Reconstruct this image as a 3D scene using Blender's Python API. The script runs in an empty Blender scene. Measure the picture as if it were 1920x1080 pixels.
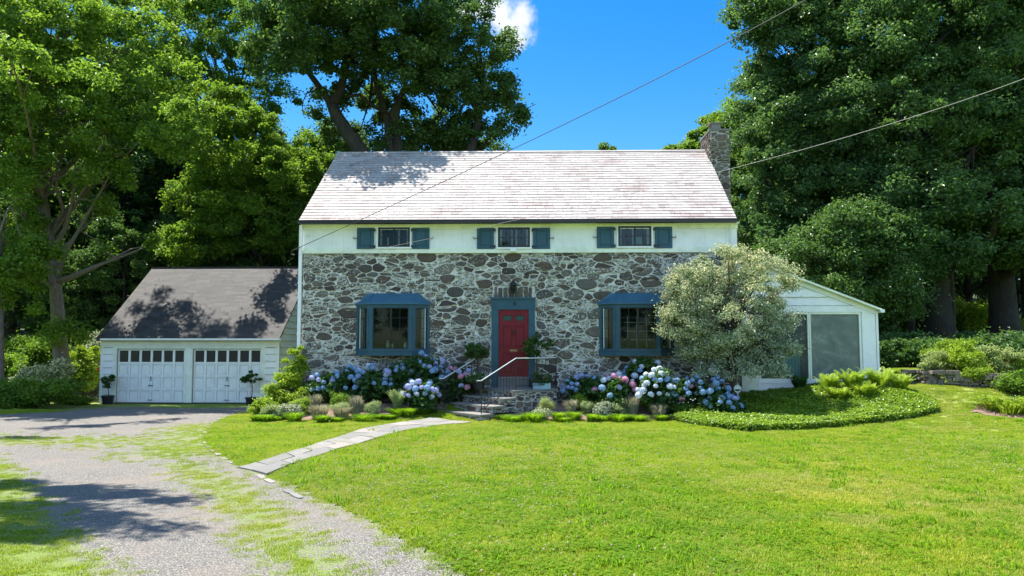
import bpy, math, random
import numpy as np
from mathutils import Vector, Matrix
random.seed(7); RNG = np.random.default_rng(7)
R = math.radians
scene = bpy.context.scene
COL = scene.collection

# ------------------------------------------------------------------ camera
EYE = 2.2; F = 1400.0; PITCH = R(4.09); YAW = R(1.5)
cam_d = bpy.data.cameras.new('camera'); cam = bpy.data.objects.new('camera', cam_d); COL.objects.link(cam)
cam_d.sensor_width = 36; cam_d.lens = 36 * F / 1920; cam_d.clip_end = 3000; cam_d.clip_start = .1
cam.location = (0, 0, EYE); cam.rotation_euler = (math.pi / 2 + PITCH, 0, YAW)
scene.camera = cam

# ------------------------------------------------------------------ light, sky, exposure
SUN_EL = R(68); SUN_AZ = R(-57)      # measured from +Y, negative = towards -X
SDIR = Vector((math.sin(SUN_AZ) * math.cos(SUN_EL), math.cos(SUN_AZ) * math.cos(SUN_EL), math.sin(SUN_EL)))
sd = bpy.data.lights.new('sun', 'SUN'); sd.energy = 5.0; sd.angle = R(.5); sd.color = (1, .95, .86)
sun = bpy.data.objects.new('sun', sd); COL.objects.link(sun); sun.location = (0, 0, 60)
sun.rotation_euler = SDIR.to_track_quat('Z', 'Y').to_euler()
w = bpy.data.worlds.new('World'); scene.world = w; w.use_nodes = True
nt = w.node_tree; nt.nodes.clear()
def N(nt, t, **k):
    n = nt.nodes.new(t)
    for a, b in k.items(): setattr(n, a, b)
    return n
def L(nt, a, b): nt.links.new(a, b)
sky = N(nt, 'ShaderNodeTexSky', sky_type='NISHITA', sun_disc=False, sun_elevation=SUN_EL, sun_rotation=SUN_AZ,
        altitude=100, air_density=1.0, dust_density=.4, ozone_density=2.2)
hsv = N(nt, 'ShaderNodeHueSaturation'); hsv.inputs['Saturation'].default_value = 1.48; hsv.inputs['Value'].default_value = .54
bg = N(nt, 'ShaderNodeBackground'); bg.inputs['Strength'].default_value = .15
out = N(nt, 'ShaderNodeOutputWorld')
L(nt, sky.outputs[0], hsv.inputs['Color'])
# one small fair-weather cloud, fixed by its direction in the sky
tc = N(nt, 'ShaderNodeTexCoord')
def pixdir(px, py):
    v = Vector(((px - 960) / F, (540 - py) / F, -1)); v.rotate(cam.rotation_euler); return v.normalized()
acc = None
for (px, py, rad) in ((962, 48, .030), (940, 25, .026), (978, 34, .020), (905, 12, .022), (972, 74, .015), (870, 18, .016)):
    d = pixdir(px, py)
    vm = N(nt, 'ShaderNodeVectorMath', operation='DISTANCE'); L(nt, tc.outputs['Generated'], vm.inputs[0]); vm.inputs[1].default_value = d
    mr = N(nt, 'ShaderNodeMapRange'); mr.inputs['From Min'].default_value = rad * 1.35; mr.inputs['From Max'].default_value = rad * .2
    mr.inputs['To Min'].default_value = 0; mr.inputs['To Max'].default_value = 1
    L(nt, vm.outputs['Value'], mr.inputs['Value'])
    if acc is None: acc = mr.outputs[0]
    else:
        mx = N(nt, 'ShaderNodeMath', operation='MAXIMUM'); L(nt, acc, mx.inputs[0]); L(nt, mr.outputs[0], mx.inputs[1]); acc = mx.outputs[0]
nz = N(nt, 'ShaderNodeTexNoise'); nz.inputs['Scale'].default_value = 55; nz.inputs['Detail'].default_value = 9; nz.inputs['Roughness'].default_value = .62
L(nt, tc.outputs['Generated'], nz.inputs['Vector'])
ad = N(nt, 'ShaderNodeMath', operation='MULTIPLY_ADD'); L(nt, nz.outputs[0], ad.inputs[0]); ad.inputs[1].default_value = 1.5; L(nt, acc, ad.inputs[2])
m2 = N(nt, 'ShaderNodeMapRange', interpolation_type='SMOOTHSTEP'); L(nt, ad.outputs[0], m2.inputs['Value']); m2.inputs['From Min'].default_value = .85; m2.inputs['From Max'].default_value = 1.7
m3 = N(nt, 'ShaderNodeMath', operation='MULTIPLY'); L(nt, m2.outputs[0], m3.inputs[0])
m4 = N(nt, 'ShaderNodeMapRange'); L(nt, acc, m4.inputs['Value']); m4.inputs['From Max'].default_value = .25; L(nt, m4.outputs[0], m3.inputs[1])
mixc = N(nt, 'ShaderNodeMix', data_type='RGBA'); L(nt, m3.outputs[0], mixc.inputs['Factor']); L(nt, hsv.outputs[0], mixc.inputs['A']); mixc.inputs['B'].default_value = (2.45, 2.6, 2.75, 1)
# unseen clouds added over the sky half behind the viewer, brightening the shaded facade
n5 = N(nt, 'ShaderNodeTexNoise'); n5.inputs['Scale'].default_value = 3.2; n5.inputs['Detail'].default_value = 7; L(nt, tc.outputs['Generated'], n5.inputs['Vector'])
m5 = N(nt, 'ShaderNodeMapRange', interpolation_type='SMOOTHSTEP'); L(nt, n5.outputs[0], m5.inputs['Value']); m5.inputs['From Min'].default_value = .46; m5.inputs['From Max'].default_value = .60
sx = N(nt, 'ShaderNodeSeparateXYZ'); L(nt, tc.outputs['Generated'], sx.inputs[0])
m6 = N(nt, 'ShaderNodeMapRange'); L(nt, sx.outputs[1], m6.inputs['Value']); m6.inputs['From Min'].default_value = .0; m6.inputs['From Max'].default_value = -.25
m7 = N(nt, 'ShaderNodeMapRange'); L(nt, sx.outputs[2], m7.inputs['Value']); m7.inputs['From Min'].default_value = .02; m7.inputs['From Max'].default_value = .15
m8 = N(nt, 'ShaderNodeMath', operation='MULTIPLY'); L(nt, m5.outputs[0], m8.inputs[0]); L(nt, m6.outputs[0], m8.inputs[1])
m9 = N(nt, 'ShaderNodeMath', operation='MULTIPLY'); L(nt, m8.outputs[0], m9.inputs[0]); L(nt, m7.outputs[0], m9.inputs[1])
mixd = N(nt, 'ShaderNodeMix', data_type='RGBA'); L(nt, m9.outputs[0], mixd.inputs['Factor']); L(nt, mixc.outputs['Result'], mixd.inputs['A']); mixd.inputs['B'].default_value = (4.2, 5.7, 7.8, 1)
L(nt, mixd.outputs['Result'], bg.inputs['Color']); L(nt, bg.outputs[0], out.inputs[0])
vs = scene.view_settings; vs.view_transform = 'Standard'; vs.look = 'None'; vs.gamma = 1; vs.use_curve_mapping = False
vs.exposure = 1.42
scene.cycles.max_bounces = 6; scene.cycles.diffuse_bounces = 3; scene.cycles.glossy_bounces = 2
scene.cycles.transmission_bounces = 3; scene.cycles.transparent_max_bounces = 8
scene.cycles.caustics_reflective = False; scene.cycles.caustics_refractive = False

# ------------------------------------------------------------------ placing by real depth
def at(px, py, Y):
    "the world point seen at photo pixel px,py standing at real depth Y"
    v = Vector(((px - 960) / F, (540 - py) / F, -1)); v.rotate(cam.rotation_euler)
    return Vector((0, 0, EYE)) + v * (Y / v.y)
def X(px, Y): return at(px, 640, Y).x
def Z(py, Y, px=960): return at(px, py, Y).z
def S(v, a, b):
    t = np.clip((np.asarray(v, float) - a) / (b - a), 0, 1); return t * t * (3 - 2 * t)
def g(x, y):
    "height of the ground"
    x = np.asarray(x, float); y = np.asarray(y, float)
    h = .62 * (1 - np.clip(y, 0, 20) / 20)
    h = h - .3 * S(y, 20, 30) * (1 - S(x, -8.5, -6))
    h = h + .33 * S(y, 20.6, 23) * S(x, -8.5, -6.6) * (1 - S(y, 33, 38) * .5)
    h = h + .52 * S(x, 5.5, 12) * S(y, 17, 23.5)
    h = h + (.42 * S(y, 24.1, 24.9) + 1.5 * S(y, 25, 46)) * S(x, 9, 12.5)
    h = h + 3.2 * S(y, 36, 70) * (1 - S(x, -2, 10)) + 1.6 * S(y, 46, 75) * S(x, -2, 10)
    h = h + 9 * S(y, 62, 140)
    h = h + .02 * np.sin(x * 1.3 + 2) * np.cos(y * .9) + .012 * np.sin(x * 3.1) * np.sin(y * 2.7 + 1)
    return h
def gz(x, y): return float(g(x, y))
def ga(px, py):
    "the ground point under photo pixel px,py"
    Y = 3.0
    while Y < 90:
        p = at(px, py, Y)
        if p.z < gz(p.x, p.y): return Vector((p.x, p.y, gz(p.x, p.y)))
        Y += .04
    return p

# ------------------------------------------------------------------ materials
def mat(name):
    m = bpy.data.materials.new(name); m.use_nodes = True; t = m.node_tree; t.nodes.clear()
    o = N(t, 'ShaderNodeOutputMaterial'); b = N(t, 'ShaderNodeBsdfPrincipled'); L(t, b.outputs[0], o.inputs[0]); return m, t, b, o
def ramp(t, fac, stops):
    r = N(t, 'ShaderNodeValToRGB'); e = r.color_ramp.elements
    while len(e) < len(stops): e.new(.5)
    for i, (p, c) in enumerate(stops): e[i].position = p; e[i].color = (*c, 1) if len(c) == 3 else c
    L(t, fac, r.inputs[0]); return r.outputs[0]
def noise(t, scale, detail=4, rough=.55, vec=None, dist=0):
    n = N(t, 'ShaderNodeTexNoise'); n.inputs['Scale'].default_value = scale; n.inputs['Detail'].default_value = detail
    n.inputs['Roughness'].default_value = rough; n.inputs['Distortion'].default_value = dist
    if vec is None:
        ge = N(t, 'ShaderNodeNewGeometry'); vec = ge.outputs['Position']
    L(t, vec, n.inputs['Vector']); return n.outputs[0]
def scaled(t, sx, sy, sz):
    ge = N(t, 'ShaderNodeNewGeometry'); m = N(t, 'ShaderNodeMapping'); m.inputs['Scale'].default_value = (sx, sy, sz)
    L(t, ge.outputs['Position'], m.inputs[0]); return m.outputs[0]
def attr(t, n='rnd'):
    a = N(t, 'ShaderNodeAttribute'); a.attribute_name = n; return a.outputs['Fac']
def mix(t, fac, a, b, mode='MIX'):
    m = N(t, 'ShaderNodeMix', data_type='RGBA', blend_type=mode)
    for s, v in (('Factor', fac), ('A', a), ('B', b)):
        if isinstance(v, (int, float)): m.inputs[s].default_value = v
        elif isinstance(v, tuple): m.inputs[s].default_value = (*v, 1)
        else: L(t, v, m.inputs[s])
    return m.outputs['Result']
def mth(t, op, a, b=0.0, c=0.0):
    m = N(t, 'ShaderNodeMath', operation=op)
    for i, v in enumerate((a, b, c)):
        if isinstance(v, (int, float)): m.inputs[i].default_value = v
        else: L(t, v, m.inputs[i])
    return m.outputs[0]
def rng(t, v, a, b, c=0, d=1):
    m = N(t, 'ShaderNodeMapRange'); L(t, v, m.inputs[0])
    for i, q in enumerate((a, b, c, d)): m.inputs[i + 1].default_value = q
    return m.outputs[0]
def bump(t, b, h, strength=.4, dist=.02):
    n = N(t, 'ShaderNodeBump'); n.inputs['Strength'].default_value = strength; n.inputs['Distance'].default_value = dist
    L(t, h, n.inputs['Height']); L(t, n.outputs[0], b.inputs['Normal'])
def paint(name, c, rough=.5, dirt=.18, spec=.4, bmp=.12):
    m, t, b, o = mat(name)
    n = noise(t, 2.3, 5, .65); n2 = noise(t, 38, 3)
    d = tuple(x * (1 - dirt) * .93 for x in c)
    col = mix(t, rng(t, n, .42, .72), c, d); col = mix(t, rng(t, n2, .45, .75, 0, .5), col, d)
    L(t, col, b.inputs['Base Color']); b.inputs['Roughness'].default_value = rough; b.inputs['Specular IOR Level'].default_value = spec
    bump(t, b, n2, bmp, .004); return m
def grass_variation(t, c):
    "worn yellow, dry and lush patches at several scales"
    a = noise(t, .33, 4, .65, None, .5); b_ = noise(t, 1.1, 5, .7, None, .4); d = noise(t, .8, 3, .6, scaled(t, .25, 1.3, 1))
    c = mix(t, rng(t, a, .47, .64, 0, .75), c, mix(t, 1.0, c, (1.38, 1.04, 2.4), 'MULTIPLY'))
    c = mix(t, rng(t, b_, .54, .68, 0, .8), c, mix(t, 1.0, c, (.55, .72, .7), 'MULTIPLY'))
    c = mix(t, rng(t, b_, .46, .34, 0, .6), c, (.38, .35, .13))
    return mix(t, rng(t, d, .45, .6, 0, .35), c, mix(t, 1.0, c, (.75, .85, .8), 'MULTIPLY'))
def leafmat(name, cols, trans=(.24, .42, .03), tf=.45, rough=.5, varscale=.5, spec=.38, lawn=False):
    m, t, b, o = mat(name)
    c = ramp(t, attr(t), [(i / (len(cols) - 1), q) for i, q in enumerate(cols)])
    n = noise(t, varscale, 2)
    c = mix(t, rng(t, n, .35, .65), c, mix(t, 1.0, c, (1.25, 1.15, .8), 'MULTIPLY'))
    if lawn: c = grass_variation(t, c)
    L(t, c, b.inputs['Base Color']); b.inputs['Roughness'].default_value = rough; b.inputs['Specular IOR Level'].default_value = spec
    tr = N(t, 'ShaderNodeBsdfTranslucent'); L(t, mix(t, .45, c, trans, 'MIX'), tr.inputs[0])
    ms = N(t, 'ShaderNodeMixShader'); ms.inputs[0].default_value = tf
    L(t, b.outputs[0], ms.inputs[1]); L(t, tr.outputs[0], ms.inputs[2]); L(t, ms.outputs[0], o.inputs[0]); return m

M = {}
M['lapshadow'] = paint('lap_shadow_grey', (.30, .34, .34), .8); M['white'] = paint('white_paint', (.82, .83, .82), .5, .07); M['cream'] = paint('cream_trim', (.80, .84, .70))
M['teal'] = paint('teal_paint', (.03, .092, .132), .45, .22, .3); M['tealroof'] = paint('blue_metal', (.038, .12, .19), .38, .15)
M['red'] = paint('red_paint', (.185, .003, .014), .42, .25, .3); M['black'] = paint('black_paint', (.012, .012, .013), .4, .1)
M['gutter'] = paint('dark_gutter', (.02, .017, .016), .35, .1); M['brass'] = paint('brass', (.3, .2, .07), .35)
M['stake'] = paint('stake_white', (.75, .78, .74)); M['green_inset'] = paint('green_inset', (.02, .06, .05))
M['pot'] = paint('dark_pot', (.016, .018, .022), .5); M['planter'] = paint('pale_planter', (.30, .46, .55), .55)
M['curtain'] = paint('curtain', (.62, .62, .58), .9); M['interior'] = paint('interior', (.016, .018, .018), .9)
M['cablemat'] = paint('black_cable', (.02, .02, .02), .5); M['cablelight'] = paint('grey_cable', (.30, .30, .29), .5)
M['handrail'] = paint('handrail_top', (.60, .62, .62), .3, .1, .6)
M['cupmat'] = paint('figurine', (.7, .7, .66), .5); M['sheet'] = paint('blue_sheet', (.05, .42, .44), .8)

def m_stone():
    m, t, b, o = mat('rubble_stone')
    base = ramp(t, attr(t), [(0, (.052, .042, .036)), (.25, (.115, .082, .060)), (.45, (.085, .076, .066)), (.65, (.14, .104, .078)), (.85, (.165, .138, .108)), (1, (.10, .108, .104))])
    n1 = noise(t, 9, 6, .7); base = mix(t, rng(t, n1, .3, .7, 0, .8), base, mix(t, 1.0, base, (.5, .5, .52), 'MULTIPLY'))
    nw = noise(t, 21, 7, .72, None, .6); aw = attr(t, 'white')
    th = mth(t, 'ADD', nw, mth(t, 'MULTIPLY', aw, .235))
    nl = noise(t, .8, 2); th = mth(t, 'ADD', th, rng(t, nl, .3, .7, -.02, .03))
    wf = rng(t, th, .655, .715)
    col = mix(t, wf, base, (.56, .55, .50)); L(t, col, b.inputs['Base Color']); b.inputs['Roughness'].default_value = .85
    bump(t, b, mth(t, 'ADD', n1, mth(t, 'MULTIPLY', wf, .25)), .9, .03); return m
def m_mortar(name='mortar', k=1.0):
    m, t, b, o = mat(name)
    n = noise(t, 14, 6, .7); n2 = noise(t, 2.0, 3)
    c = ramp(t, n, [(.3, (.36, .345, .31)), (.5, (.66, .645, .60)), (.68, (.80, .79, .74))])
    c = mix(t, rng(t, n2, .4, .65, 0, .2), c, (.34, .33, .29)); c = mix(t, 1.0, c, (k, k, k), 'MULTIPLY'); L(t, c, b.inputs['Base Color']); b.inputs['Roughness'].default_value = .95
    bump(t, b, n, 1, .03); return m
def m_slate():
    m, t, b, o = mat('weathered_slate')
    c = ramp(t, attr(t), [(0, (.21, .175, .17)), (.08, (.29, .262, .252)), (.6, (.325, .30, .29)), (1, (.35, .33, .32))])
    n = noise(t, 7, 6, .7); c = mix(t, rng(t, n, .5, .75, 0, .35), c, (.20, .155, .15))
    n2 = noise(t, .9, 5, .7); c = mix(t, rng(t, n2, .50, .68, 0, .6), c, (.17, .115, .11))
    L(t, c, b.inputs['Base Color']); b.inputs['Roughness'].default_value = .7; b.inputs['Specular IOR Level'].default_value = .35
    bump(t, b, n, .5, .01); return m
def m_shingle():
    m, t, b, o = mat('asphalt_shingle')
    c = ramp(t, attr(t), [(0, (.017, .017, .018)), (.5, (.028, .027, .028)), (1, (.044, .042, .042))])
    n = noise(t, 90, 3); c = mix(t, rng(t, n, .35, .7), c, mix(t, 1.0, c, (1.6, 1.55, 1.5), 'MULTIPLY'))
    n2 = noise(t, .7, 4); c = mix(t, rng(t, n2, .4, .7, 0, .4), c, (.042, .039, .038))
    L(t, c, b.inputs['Base Color']); b.inputs['Roughness'].default_value = .8; bump(t, b, n, .6, .006); return m
def m_glass():
    m, t, b, o = mat('window_glass')
    b.inputs['Base Color'].default_value = (.01, .012, .012, 1); b.inputs['Roughness'].default_value = .03
    fr = N(t, 'ShaderNodeFresnel'); fr.inputs['IOR'].default_value = 1.45
    n = noise(t, 1.4, 2); bump(t, b, n, .25, .02)
    gl = N(t, 'ShaderNodeBsdfGlossy'); gl.inputs['Roughness'].default_value = .03; gl.inputs['Color'].default_value = (.55, .72, .75, 1); tp = N(t, 'ShaderNodeBsdfTransparent'); tp.inputs[0].default_value = (.55, .62, .60, 1)
    ms = N(t, 'ShaderNodeMixShader'); L(t, fr.outputs[0], ms.inputs[0]); L(t, tp.outputs[0], ms.inputs[1]); L(t, gl.outputs[0], ms.inputs[2]); L(t, ms.outputs[0], o.inputs[0]); return m
def m_screen(name='hazy_screen_glass', op=.72):
    m, t, b, o = mat(name)
    n = noise(t, 1.6, 5, .6, scaled(t, 1, 1, 1.4), 1.2)
    c = ramp(t, n, [(.3, (.11, .16, .15)), (.55, (.18, .235, .22)), (.75, (.34, .41, .385))]); L(t, c, b.inputs['Base Color'])
    b.inputs['Roughness'].default_value = .22; b.inputs['Specular IOR Level'].default_value = .5
    tp = N(t, 'ShaderNodeBsdfTransparent'); tp.inputs[0].default_value = (.8, .85, .85, 1)
    ms = N(t, 'ShaderNodeMixShader'); ms.inputs[0].default_value = op; L(t, tp.outputs[0], ms.inputs[1]); L(t, b.outputs[0], ms.inputs[2]); L(t, ms.outputs[0], o.inputs[0]); return m
def m_bark(name='bark', c0=(.035, .026, .02), c1=(.14, .11, .085)):
    m, t, b, o = mat(name)
    n = noise(t, 6, 6, .7, scaled(t, 3, 3, .6)); c = ramp(t, n, [(.3, c0), (.7, c1)])
    n2 = noise(t, 1.1, 3); c = mix(t, rng(t, n2, .5, .7, 0, .4), c, (.07, .09, .04))
    L(t, c, b.inputs['Base Color']); b.inputs['Roughness'].default_value = .9; bump(t, b, n, 1, .05); return m
def m_lawn():
    m, t, b, o = mat('lawn_soil')
    n = noise(t, .35, 4, .6); n2 = noise(t, 7, 6, .75); n3 = noise(t, 60, 4, .8)
    c = ramp(t, n2, [(.3, (.09, .15, .008)), (.5, (.15, .235, .012)), (.7, (.22, .28, .03))])
    c = mix(t, rng(t, n, .45, .68, 0, .5), c, (.25, .28, .06)); c = mix(t, rng(t, n3, .35, .7, .0, .6), c, (.05, .10, .008))
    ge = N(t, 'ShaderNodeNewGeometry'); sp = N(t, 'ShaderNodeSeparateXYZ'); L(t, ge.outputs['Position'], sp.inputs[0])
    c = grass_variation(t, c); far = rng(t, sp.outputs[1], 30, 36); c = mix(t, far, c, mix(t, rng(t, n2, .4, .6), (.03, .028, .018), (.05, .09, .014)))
    L(t, c, b.inputs['Base Color']); b.inputs['Roughness'].default_value = .95; bump(t, b, n3, .8, .02); return m
def m_gravel():
    m, t, b, o = mat('gravel')
    ge = N(t, 'ShaderNodeNewGeometry')
    v = N(t, 'ShaderNodeTexVoronoi'); v.inputs['Scale'].default_value = 62; v.inputs['Randomness'].default_value = 1; L(t, ge.outputs['Position'], v.inputs['Vector'])
    sp = N(t, 'ShaderNodeSeparateColor'); L(t, v.outputs['Color'], sp.inputs[0])
    c = ramp(t, sp.outputs[0], [(0, (.13, .12, .105)), (.4, (.20, .185, .165)), (.75, (.265, .245, .215)), (1, (.37, .345, .31))])
    c = mix(t, rng(t, v.outputs['Distance'], .3, .62), c, (.08, .075, .07))
    n = noise(t, .8, 5, .65); c = mix(t, rng(t, n, .5, .68, 0, .55), c, (.20, .155, .125))
    g1 = attr(t, 'grass'); ng = noise(t, 5, 6, .78); ng2 = noise(t, 45, 3, .7)
    f = mth(t, 'ADD', g1, mth(t, 'MULTIPLY', mth(t, 'SUBTRACT', ng, .5), 1.5)); f = mth(t, 'ADD', f, mth(t, 'MULTIPLY', mth(t, 'SUBTRACT', ng2, .5), 2.2))
    gc = ramp(t, ng2, [(.3, (.07, .12, .012)), (.7, (.17, .22, .035))])
    c = mix(t, rng(t, f, .52, .60), c, gc)
    L(t, c, b.inputs['Base Color']); b.inputs['Roughness'].default_value = .9; bump(t, b, v.outputs['Distance'], 1, .012); return m
def m_flag():
    m, t, b, o = mat('flagstone')
    c = ramp(t, attr(t), [(0, (.13, .13, .125)), (.5, (.20, .19, .175)), (1, (.26, .225, .20))])
    n = noise(t, 9, 6, .7); c = mix(t, rng(t, n, .42, .7, 0, .7), c, (.11, .105, .10)); L(t, c, b.inputs['Base Color']); b.inputs['Roughness'].default_value = .8
    bump(t, b, n, .5, .01); return m
def m_mulch():
    m, t, b, o = mat('mulch')
    n = noise(t, 30, 6, .75); c = ramp(t, n, [(.3, (.07, .04, .028)), (.5, (.19, .12, .09)), (.72, (.32, .22, .17))]); L(t, c, b.inputs['Base Color'])
    b.inputs['Roughness'].default_value = .95; bump(t, b, n, 1, .03); return m
def m_petal(name, c1, c2):
    m, t, b, o = mat(name)
    c = ramp(t, attr(t), [(0, c1), (1, c2)]); L(t, c, b.inputs['Base Color']); b.inputs['Roughness'].default_value = .7
    tr = N(t, 'ShaderNodeBsdfTranslucent'); L(t, c, tr.inputs[0]); ms = N(t, 'ShaderNodeMixShader'); ms.inputs[0].default_value = .3
    L(t, b.outputs[0], ms.inputs[1]); L(t, tr.outputs[0], ms.inputs[2]); L(t, ms.outputs[0], o.inputs[0]); return m
M['stone'] = m_stone(); M['mortar'] = m_mortar(); M['mortardark'] = m_mortar('grey_mortar', .62); M['slate'] = m_slate(); M['shingle'] = m_shingle(); M['glass'] = m_glass(); M['screen'] = m_screen(); M['screen2'] = m_screen('reflective_glass', .30)
M['wallrock'] = m_bark('wall_rock', (.07, .058, .048), (.30, .25, .21)); M['bark'] = m_bark(); M['barkdark'] = m_bark('dark_bark', (.012, .010, .009), (.05, .042, .036)); M['barklight'] = m_bark('light_bark', (.075, .06, .045), (.22, .18, .14)); M['lawn'] = m_lawn(); M['gravel'] = m_gravel(); M['flag'] = m_flag(); M['mulch'] = m_mulch()
M['leaf_mid'] = leafmat('leaf_mid', [(.045, .10, .014), (.085, .18, .02), (.15, .27, .03)])
M['leaf_bright'] = leafmat('leaf_bright', [(.055, .125, .018), (.105, .205, .03), (.19, .30, .05)], (.30, .50, .02), .5)
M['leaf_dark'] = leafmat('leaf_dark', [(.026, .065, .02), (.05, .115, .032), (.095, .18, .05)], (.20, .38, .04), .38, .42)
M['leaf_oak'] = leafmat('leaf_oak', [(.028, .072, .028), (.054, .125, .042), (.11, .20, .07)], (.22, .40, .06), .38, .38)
M['leaf_silver'] = leafmat('leaf_silver', [(.05, .12, .045), (.17, .27, .15), (.50, .54, .42), (.74, .66, .58)], (.30, .38, .18), .26, .55)
M['leaf_hyd'] = leafmat('leaf_hyd', [(.02, .055, .015), (.035, .095, .02), (.06, .14, .03)], (.12, .28, .03), .35, .4)
M['leaf_lime'] = leafmat('leaf_lime', [(.10, .19, .015), (.19, .32, .025), (.34, .45, .05)], (.38, .52, .03), .45)
M['leaf_sage'] = leafmat('leaf_sage', [(.15, .22, .08), (.28, .37, .15), (.42, .48, .24)], (.28, .36, .12), .35, .7)
M['leaf_pachy'] = leafmat('leaf_pachy', [(.05, .12, .012), (.12, .23, .015), (.27, .38, .03)], (.34, .50, .02), .38, .38)
M['leaf_lav'] = leafmat('leaf_lav', [(.13, .17, .08), (.26, .27, .17), (.36, .30, .28)], (.28, .26, .2), .3, .7)
M['grassblade'] = leafmat('grass_blade', [(.10, .19, .008), (.17, .28, .012), (.25, .35, .02), (.38, .37, .10)], (.38, .54, .008), .45, .65, .45, .15, True)
M['edgegrass'] = leafmat('edge_grass', [(.07, .17, .01), (.13, .27, .012), (.21, .35, .02)], (.34, .55, .02), .6, .6, .5, .2)
M['cloverflower'] = m_petal('clover_flower', (.46, .40, .24), (.66, .56, .40))
M['pblue'] = m_petal('petal_blue', (.13, .27, .50), (.38, .56, .78)); M['plilac'] = m_petal('petal_lilac', (.30, .34, .62), (.54, .56, .80))
M['pwhite'] = m_petal('petal_white', (.50, .60, .78), (.80, .83, .88)); M['ppink'] = m_petal('petal_pink', (.55, .20, .34), (.78, .42, .55))
M['pred'] = m_petal('petal_red', (.6, .02, .01), (.8, .05, .02)); M['pwf'] = m_petal('petal_plain_white', (.75, .75, .68), (.85, .85, .8))

# ------------------------------------------------------------------ objects
def wl(p):
    v = Vector((0, 0, 0))
    while p is not None: v = v + p.location; p = p.parent
    return v
def tag(o, label=None, cat=None, group=None, kind=None):
    for k, v in (('label', label), ('category', cat), ('group', group), ('kind', kind)):
        if v: o[k] = v
    return o
def empty(name, loc, label, cat, group=None):
    o = bpy.data.objects.new(name, None); o.empty_display_size = .2; COL.objects.link(o); o.location = loc
    return tag(o, label, cat, group)
def npmesh(name, V, Fq, attrs=None, mats=(), smooth=False):
    V = np.asarray(V, np.float32); me = bpy.data.meshes.new(name)
    if isinstance(Fq, np.ndarray):
        n, k = Fq.shape; idx = Fq.ravel(); st = np.arange(n) * k
    else:
        idx = np.concatenate([np.asarray(f) for f in Fq]); ln = np.array([len(f) for f in Fq]); n = len(Fq); st = np.concatenate([[0], np.cumsum(ln)[:-1]])
    me.vertices.add(len(V)); me.vertices.foreach_set('co', V.ravel())
    me.loops.add(len(idx)); me.loops.foreach_set('vertex_index', idx.astype(np.int32))
    me.polygons.add(n); me.polygons.foreach_set('loop_start', st.astype(np.int32))
    for m in mats: me.materials.append(m)
    for an, av, dom in (attrs or []):
        a = me.attributes.new(an, 'FLOAT', dom); a.data.foreach_set('value', np.asarray(av, np.float32))
    me.polygons.foreach_set('use_smooth', np.full(n, bool(smooth)))
    me.update(calc_edges=True); me.validate(); return me
def link(name, me, parent=None, loc=None):
    o = bpy.data.objects.new(name, me); COL.objects.link(o); o.parent = parent
    if loc is not None: o.location = loc
    return o
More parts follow.
